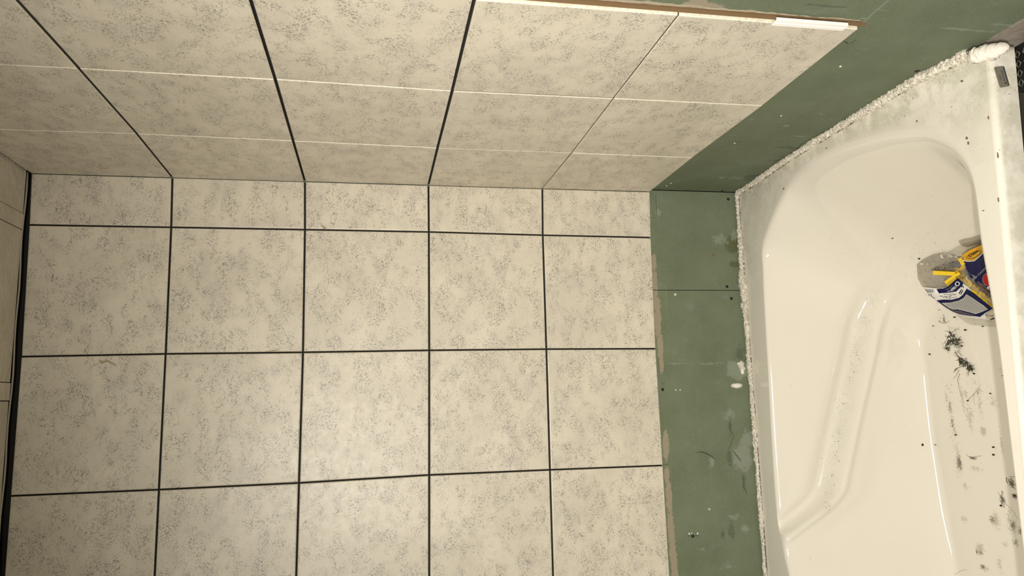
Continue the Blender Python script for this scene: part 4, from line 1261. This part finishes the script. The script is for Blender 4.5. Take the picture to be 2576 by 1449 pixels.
strands('hair_strand', [([(2402, 886), (2408, 893), (2416, 902), (2424, 910)], .009, .012, .015), ([(2399, 890), (2404, 885), (2412, 887), (2420, 896)], .003, .005, .012), ([(2418, 904), (2408, 898), (2400, 893)], .007, .003, .012),
    ([(2432, 922), (2420, 922), (2408, 926), (2402, 934)], .006, .006, .010), ([(2408, 926), (2402, 930), (2399, 940)], .009, .002, .008), ([(2412, 930), (2406, 944), (2398, 953)], .005, .002, .008),
    ([(2414, 940), (2408, 955), (2412, 975), (2418, 1000)], .005, .002, .006), ([(2438, 930), (2436, 940), (2434, 948)], .008, .003, .006)], M_HAIR, c2)
c3 = tag(empty('hair_tangle', tuple(surf(2376, 806))), 'thin brown tangle of hair just below the printed label', 'debris')
strands('hair_strand', [([(2371, 790), (2375, 796), (2376, 806), (2380, 812)], .004, .006, .01), ([(2362, 806), (2370, 813), (2382, 812), (2388, 808)], .005, .003, .01), ([(2364, 807), (2362, 812)], .006, .004, .01), ([(2360, 780), (2366, 779)], .007, .003, .01)], M_HAIR, c3)
c4 = tag(empty('hair_tangle', tuple(surf(2446, 1152))), 'small grey hair tangle with two curls on the tub floor', 'debris')
strands('hair_strand', [([(2431, 1144), (2438, 1151), (2448, 1154), (2454, 1148), (2462, 1147), (2468, 1147)], .003, .003, .01), ([(2440, 1151), (2448, 1155)], .008, .006, .012), ([(2452, 1148), (2450, 1157)], .004, .002, .01)], M_HAIR, c4)
c5 = tag(empty('hair_tangle', tuple(surf(2440, 1000))), 'thin forked hair strand between the dirt streaks on the tub floor', 'debris')
strands('hair_strand', [([(2434, 1008), (2442, 1000), (2452, 988), (2462, 977), (2466, 966)], .004, .002, .008), ([(2461, 978), (2467, 982), (2472, 988)], .003, .001, .008), ([(2452, 988), (2449, 1000), (2452, 1020)], .003, .002, .006)], M_HAIR, c5)
c6 = tag(empty('hair_tangle', tuple(surf(2543, 1218))), 'dark wiry hair tangle against the lower inner side of the rim', 'debris')
strands('hair_strand', [([(2532, 1202), (2532, 1210), (2535, 1216)], .009, .006, .01), ([(2541, 1212), (2545, 1222), (2554, 1232)], .010, .003, .012), ([(2545, 1216), (2556, 1222), (2562, 1226)], .004, .003, .01), ([(2540, 1198), (2548, 1200), (2558, 1199)], .005, .003, .008),
    ([(2510, 1238), (2520, 1252), (2528, 1266), (2545, 1282), (2560, 1306)], .003, .002, .006), ([(2519, 1250), (2526, 1262)], .012, .009, .010), ([(2520, 1236), (2523, 1242)], .008, .006, .01)], M_HAIR, c6)
tag(strands('hair_strand', [([(2402, 1446), (2412, 1438), (2424, 1434), (2434, 1434)], .0018, .0014, .006)], M_HAIR, tub), None)

# --- crumbs: irregular little lumps
def crumb(u, v, ru, rv, label, h=0.02, mat=None, inplane=None):
    bm = bmesh.new(); bmesh.ops.create_icosphere(bm, subdivisions=2, radius=1.0)
    p = surf(u, v); sc = 1 / 420.0
    for vv in bm.verts:
        j = 1 + .35 * noise.noise(vv.co * 1.3 + Vector((u, v, 0)))
        vv.co = Vector((-vv.co.x * rv * sc * j * .85, vv.co.y * ru * sc * j * 1.0, vv.co.z * h * .5 * j)) * U
    me = bpy.data.meshes.new('crumb'); bm.to_mesh(me); bm.free()
    o = link('crumb', me, mat or M_CRUMB, None, None, tuple(p + np.array([0, 0, h * .35])))
    return tag(o, label, 'crumb')
M_CRUMB = plain('black_crumb', (0.02, 0.018, 0.014), 0.8)
for a in ((2430, 830, 5.5, 3.0, 'long black crumb between the label and the dust clumps'), (2403, 798, 4.5, 2.5, 'black crumb tucked at the lower edge of the printed label'),
          (2421, 870, 3.2, 3.0, 'round black crumb right of the upper dust clump'), (2452, 940, 3.4, 3.0, 'round black crumb just below the forked clump'),
          (2493, 990, 2.2, 2.2, 'small round crumb alone near the middle of the tub floor'), (2436, 1008, 2.4, 2.6, 'small crumb at the tip of the forked hair strand'),
          (2406, 1094, 2.8, 2.8, 'black crumb in the lower dotted streak of dirt'), (2501, 1125, 3.6, 3.0, 'upper of two black crumbs side by side near the rim'),
          (2501, 1144, 3.2, 3.2, 'lower of two black crumbs side by side near the rim'), (2323, 1119, 2.6, 5.0, 'narrow black crumb on the clean slope of the tub wall'),
          (2355, 1119, 1.6, 1.6, 'tiny crumb beside the bright edge of the tub floor'), (2349, 820, 1.8, 1.8, 'tiny crumb at the top end of the tub floor edge'),
          (2340, 891, 2.6, 3.2, 'brown crumb on the bright edge of the tub floor'), (2520, 1272, 3.0, 3.4, 'brown crumb below the dark wiry tangle'),
          (2525, 945, 2.0, 2.0, 'small dark crumb against the rim beside the pale stain'), (2554, 1247, 3.4, 3.0, 'ragged black crumb near the rim, beneath the wiry tangle'),
          (2474, 821, 2.0, 2.2, 'small crumb at the edge of the clear sleeve below the label'), (2314, 651, 3.2, 3.2, 'grey crumb at the leftmost tip of the clear bag'),
          (2247, 600, 2.2, 1.5, 'tiny crumb on the slope at the end of the tub')):
    crumb(*a)
# flakes on the ledge
def ledge_flake(u, v, ru, rv, label, colr):
    d = ray(u, v); loc, _n, _i, _d = BVH.ray_cast(Vector(CAM.tolist()), Vector(d.tolist()))
    p = np.array(loc) if loc is not None else ledge_pt(u, v)
    bm = bmesh.new(); bmesh.ops.create_icosphere(bm, subdivisions=2, radius=1.0)
    for vv in bm.verts:
        j = 1 + .7 * noise.noise(vv.co * 1.9 + Vector((u, v, 0)))
        vv.co = Vector((-vv.co.x * rv / 560 * j, vv.co.y * ru / (480 if rv < 5.1 else 1300) * j, vv.co.z * .006 * j)) * U
    me = bpy.data.meshes.new('paint_flake'); bm.to_mesh(me); bm.free()
    return tag(link('paint_flake', me, colr, None, None, tuple(p + np.array([0, 0, .003]))), label, 'flake')
M_FLK = plain('grey_flake', (0.15, 0.135, 0.10), .85)
for a in ((1972, 475, 4, 4.5, 'dark flake on the ledge near the corner of the two walls', M_FLK), (2433, 348, 3, 4.5, 'upper half of a broken dark flake near the bend of the opening', M_FLK),
          (2437, 360, 2.5, 5, 'lower half of a broken dark flake near the bend of the opening', M_FLK), (2421, 204, 4, 3, 'grey flake on the dirty ledge below the putty', M_FLK),
          (2080, 373, 4, 2, 'dark brown flake at the foot of the end wall sealant', M_FLK), (2308, 305, 1.8, 3.5, 'narrow dark flake in the middle of the end ledge', M_FLK),
          (2488, 296, 1.4, 6, 'rusty scrape on the ridge of the rim near the label', M_RUST), (2513, 502, 1.4, 7, 'rusty scrape on the ridge of the rim farther from the label', M_RUST),
          (2475, 530, 1.8, 1.8, 'small dark fleck on the flat of the rim above the bags', M_FLK), (2512, 391, 1.2, 9, 'long brown scratch on the ridge of the rim', M_RUST)):
    ledge_flake(*a)

# --- what shows past the front corner of the tub: a bag with a patterned band
fb = tag(empty('fabric_bag', (-0.10, -2.90, -2.3)), 'dark fabric bag with black and cream patterned band beyond the tub corner', 'bag')
def fab():
    t = NT('brown_fabric'); geo = t.n('ShaderNodeNewGeometry').outputs['Position']
    t.col(t.mix(t.mr(t.noise(geo, 30, 5), .35, .65), (0.045, 0.036, 0.026), (0.10, 0.085, 0.065)))
    return t.set(Roughness=0.95)
def soft_box(name, x0, x1, y0, y1, z0, z1, mat, parent, bulge=.02, n=10):
    V, F = [], []
    K = 36
    for i in range(n + 1):
        f = i / n; z = z0 + (z1 - z0) * f
        for k in range(K):
            w = 2 * math.pi * k / K; c, s_ = math.cos(w), math.sin(w)
            ex = abs(c) ** .45 * (1 if c > 0 else -1); ey = abs(s_) ** .45 * (1 if s_ > 0 else -1)
            j = 1 + bulge * math.sin(math.pi * f) + .03 * noise.noise(Vector((c * 3, s_ * 3, z * 6)))
            V.append(((x0 + x1) / 2 + ex * (x1 - x0) / 2 * j, (y0 + y1) / 2 + ey * (y1 - y0) / 2 * j, z))
    for i in range(n):
        for k in range(K): F.append((i * K + k, i * K + (k + 1) % K, (i + 1) * K + (k + 1) % K, (i + 1) * K + k))
    F.append(tuple(range(K))[::-1]); F.append(tuple(n * K + k for k in range(K)))
    me = mesh(name, V, F, True); fix_normals(me)
    return adopt(link(name, me, mat), parent)
soft_box('bag_body', -0.215, 0.030, -3.02, -2.80, -2.31, -1.105, fab(), fb)
bandm = soft_box('patterned_band', -0.219, 0.034, -3.024, -2.796, -1.105, -1.035, plain('band_black', (0.010, 0.010, 0.009), .8), fb, 0.0, 3)
M_BCR = plain('band_cream', (0.20, 0.19, 0.15), .85)
def diamond(cx_, cy_, cz_, r1, r2, face):
    for sgn in (-1, 1):
        q = [(-r1, 0), (0, sgn * r2), (r1, 0), (0, sgn * r2 * .55)]
        if face == 'top': V = [(cx_ + a, cy_ + b, cz_) for a, b in q]
        else: V = [(cx_ + a, cy_, cz_ + b) for a, b in q]
        adopt(link('woven_diamond', mesh('woven_diamond', V, [(0, 1, 2, 3)]), M_BCR), bandm)
for i in range(4):
    for j in range(4): diamond(-0.18 + i * .055, -2.98 + j * .05, -1.0335, .024, .019, 'top')
for i in range(5): diamond(-0.19 + i * .048, -3.0285, -1.07, .021, .026, 'front')
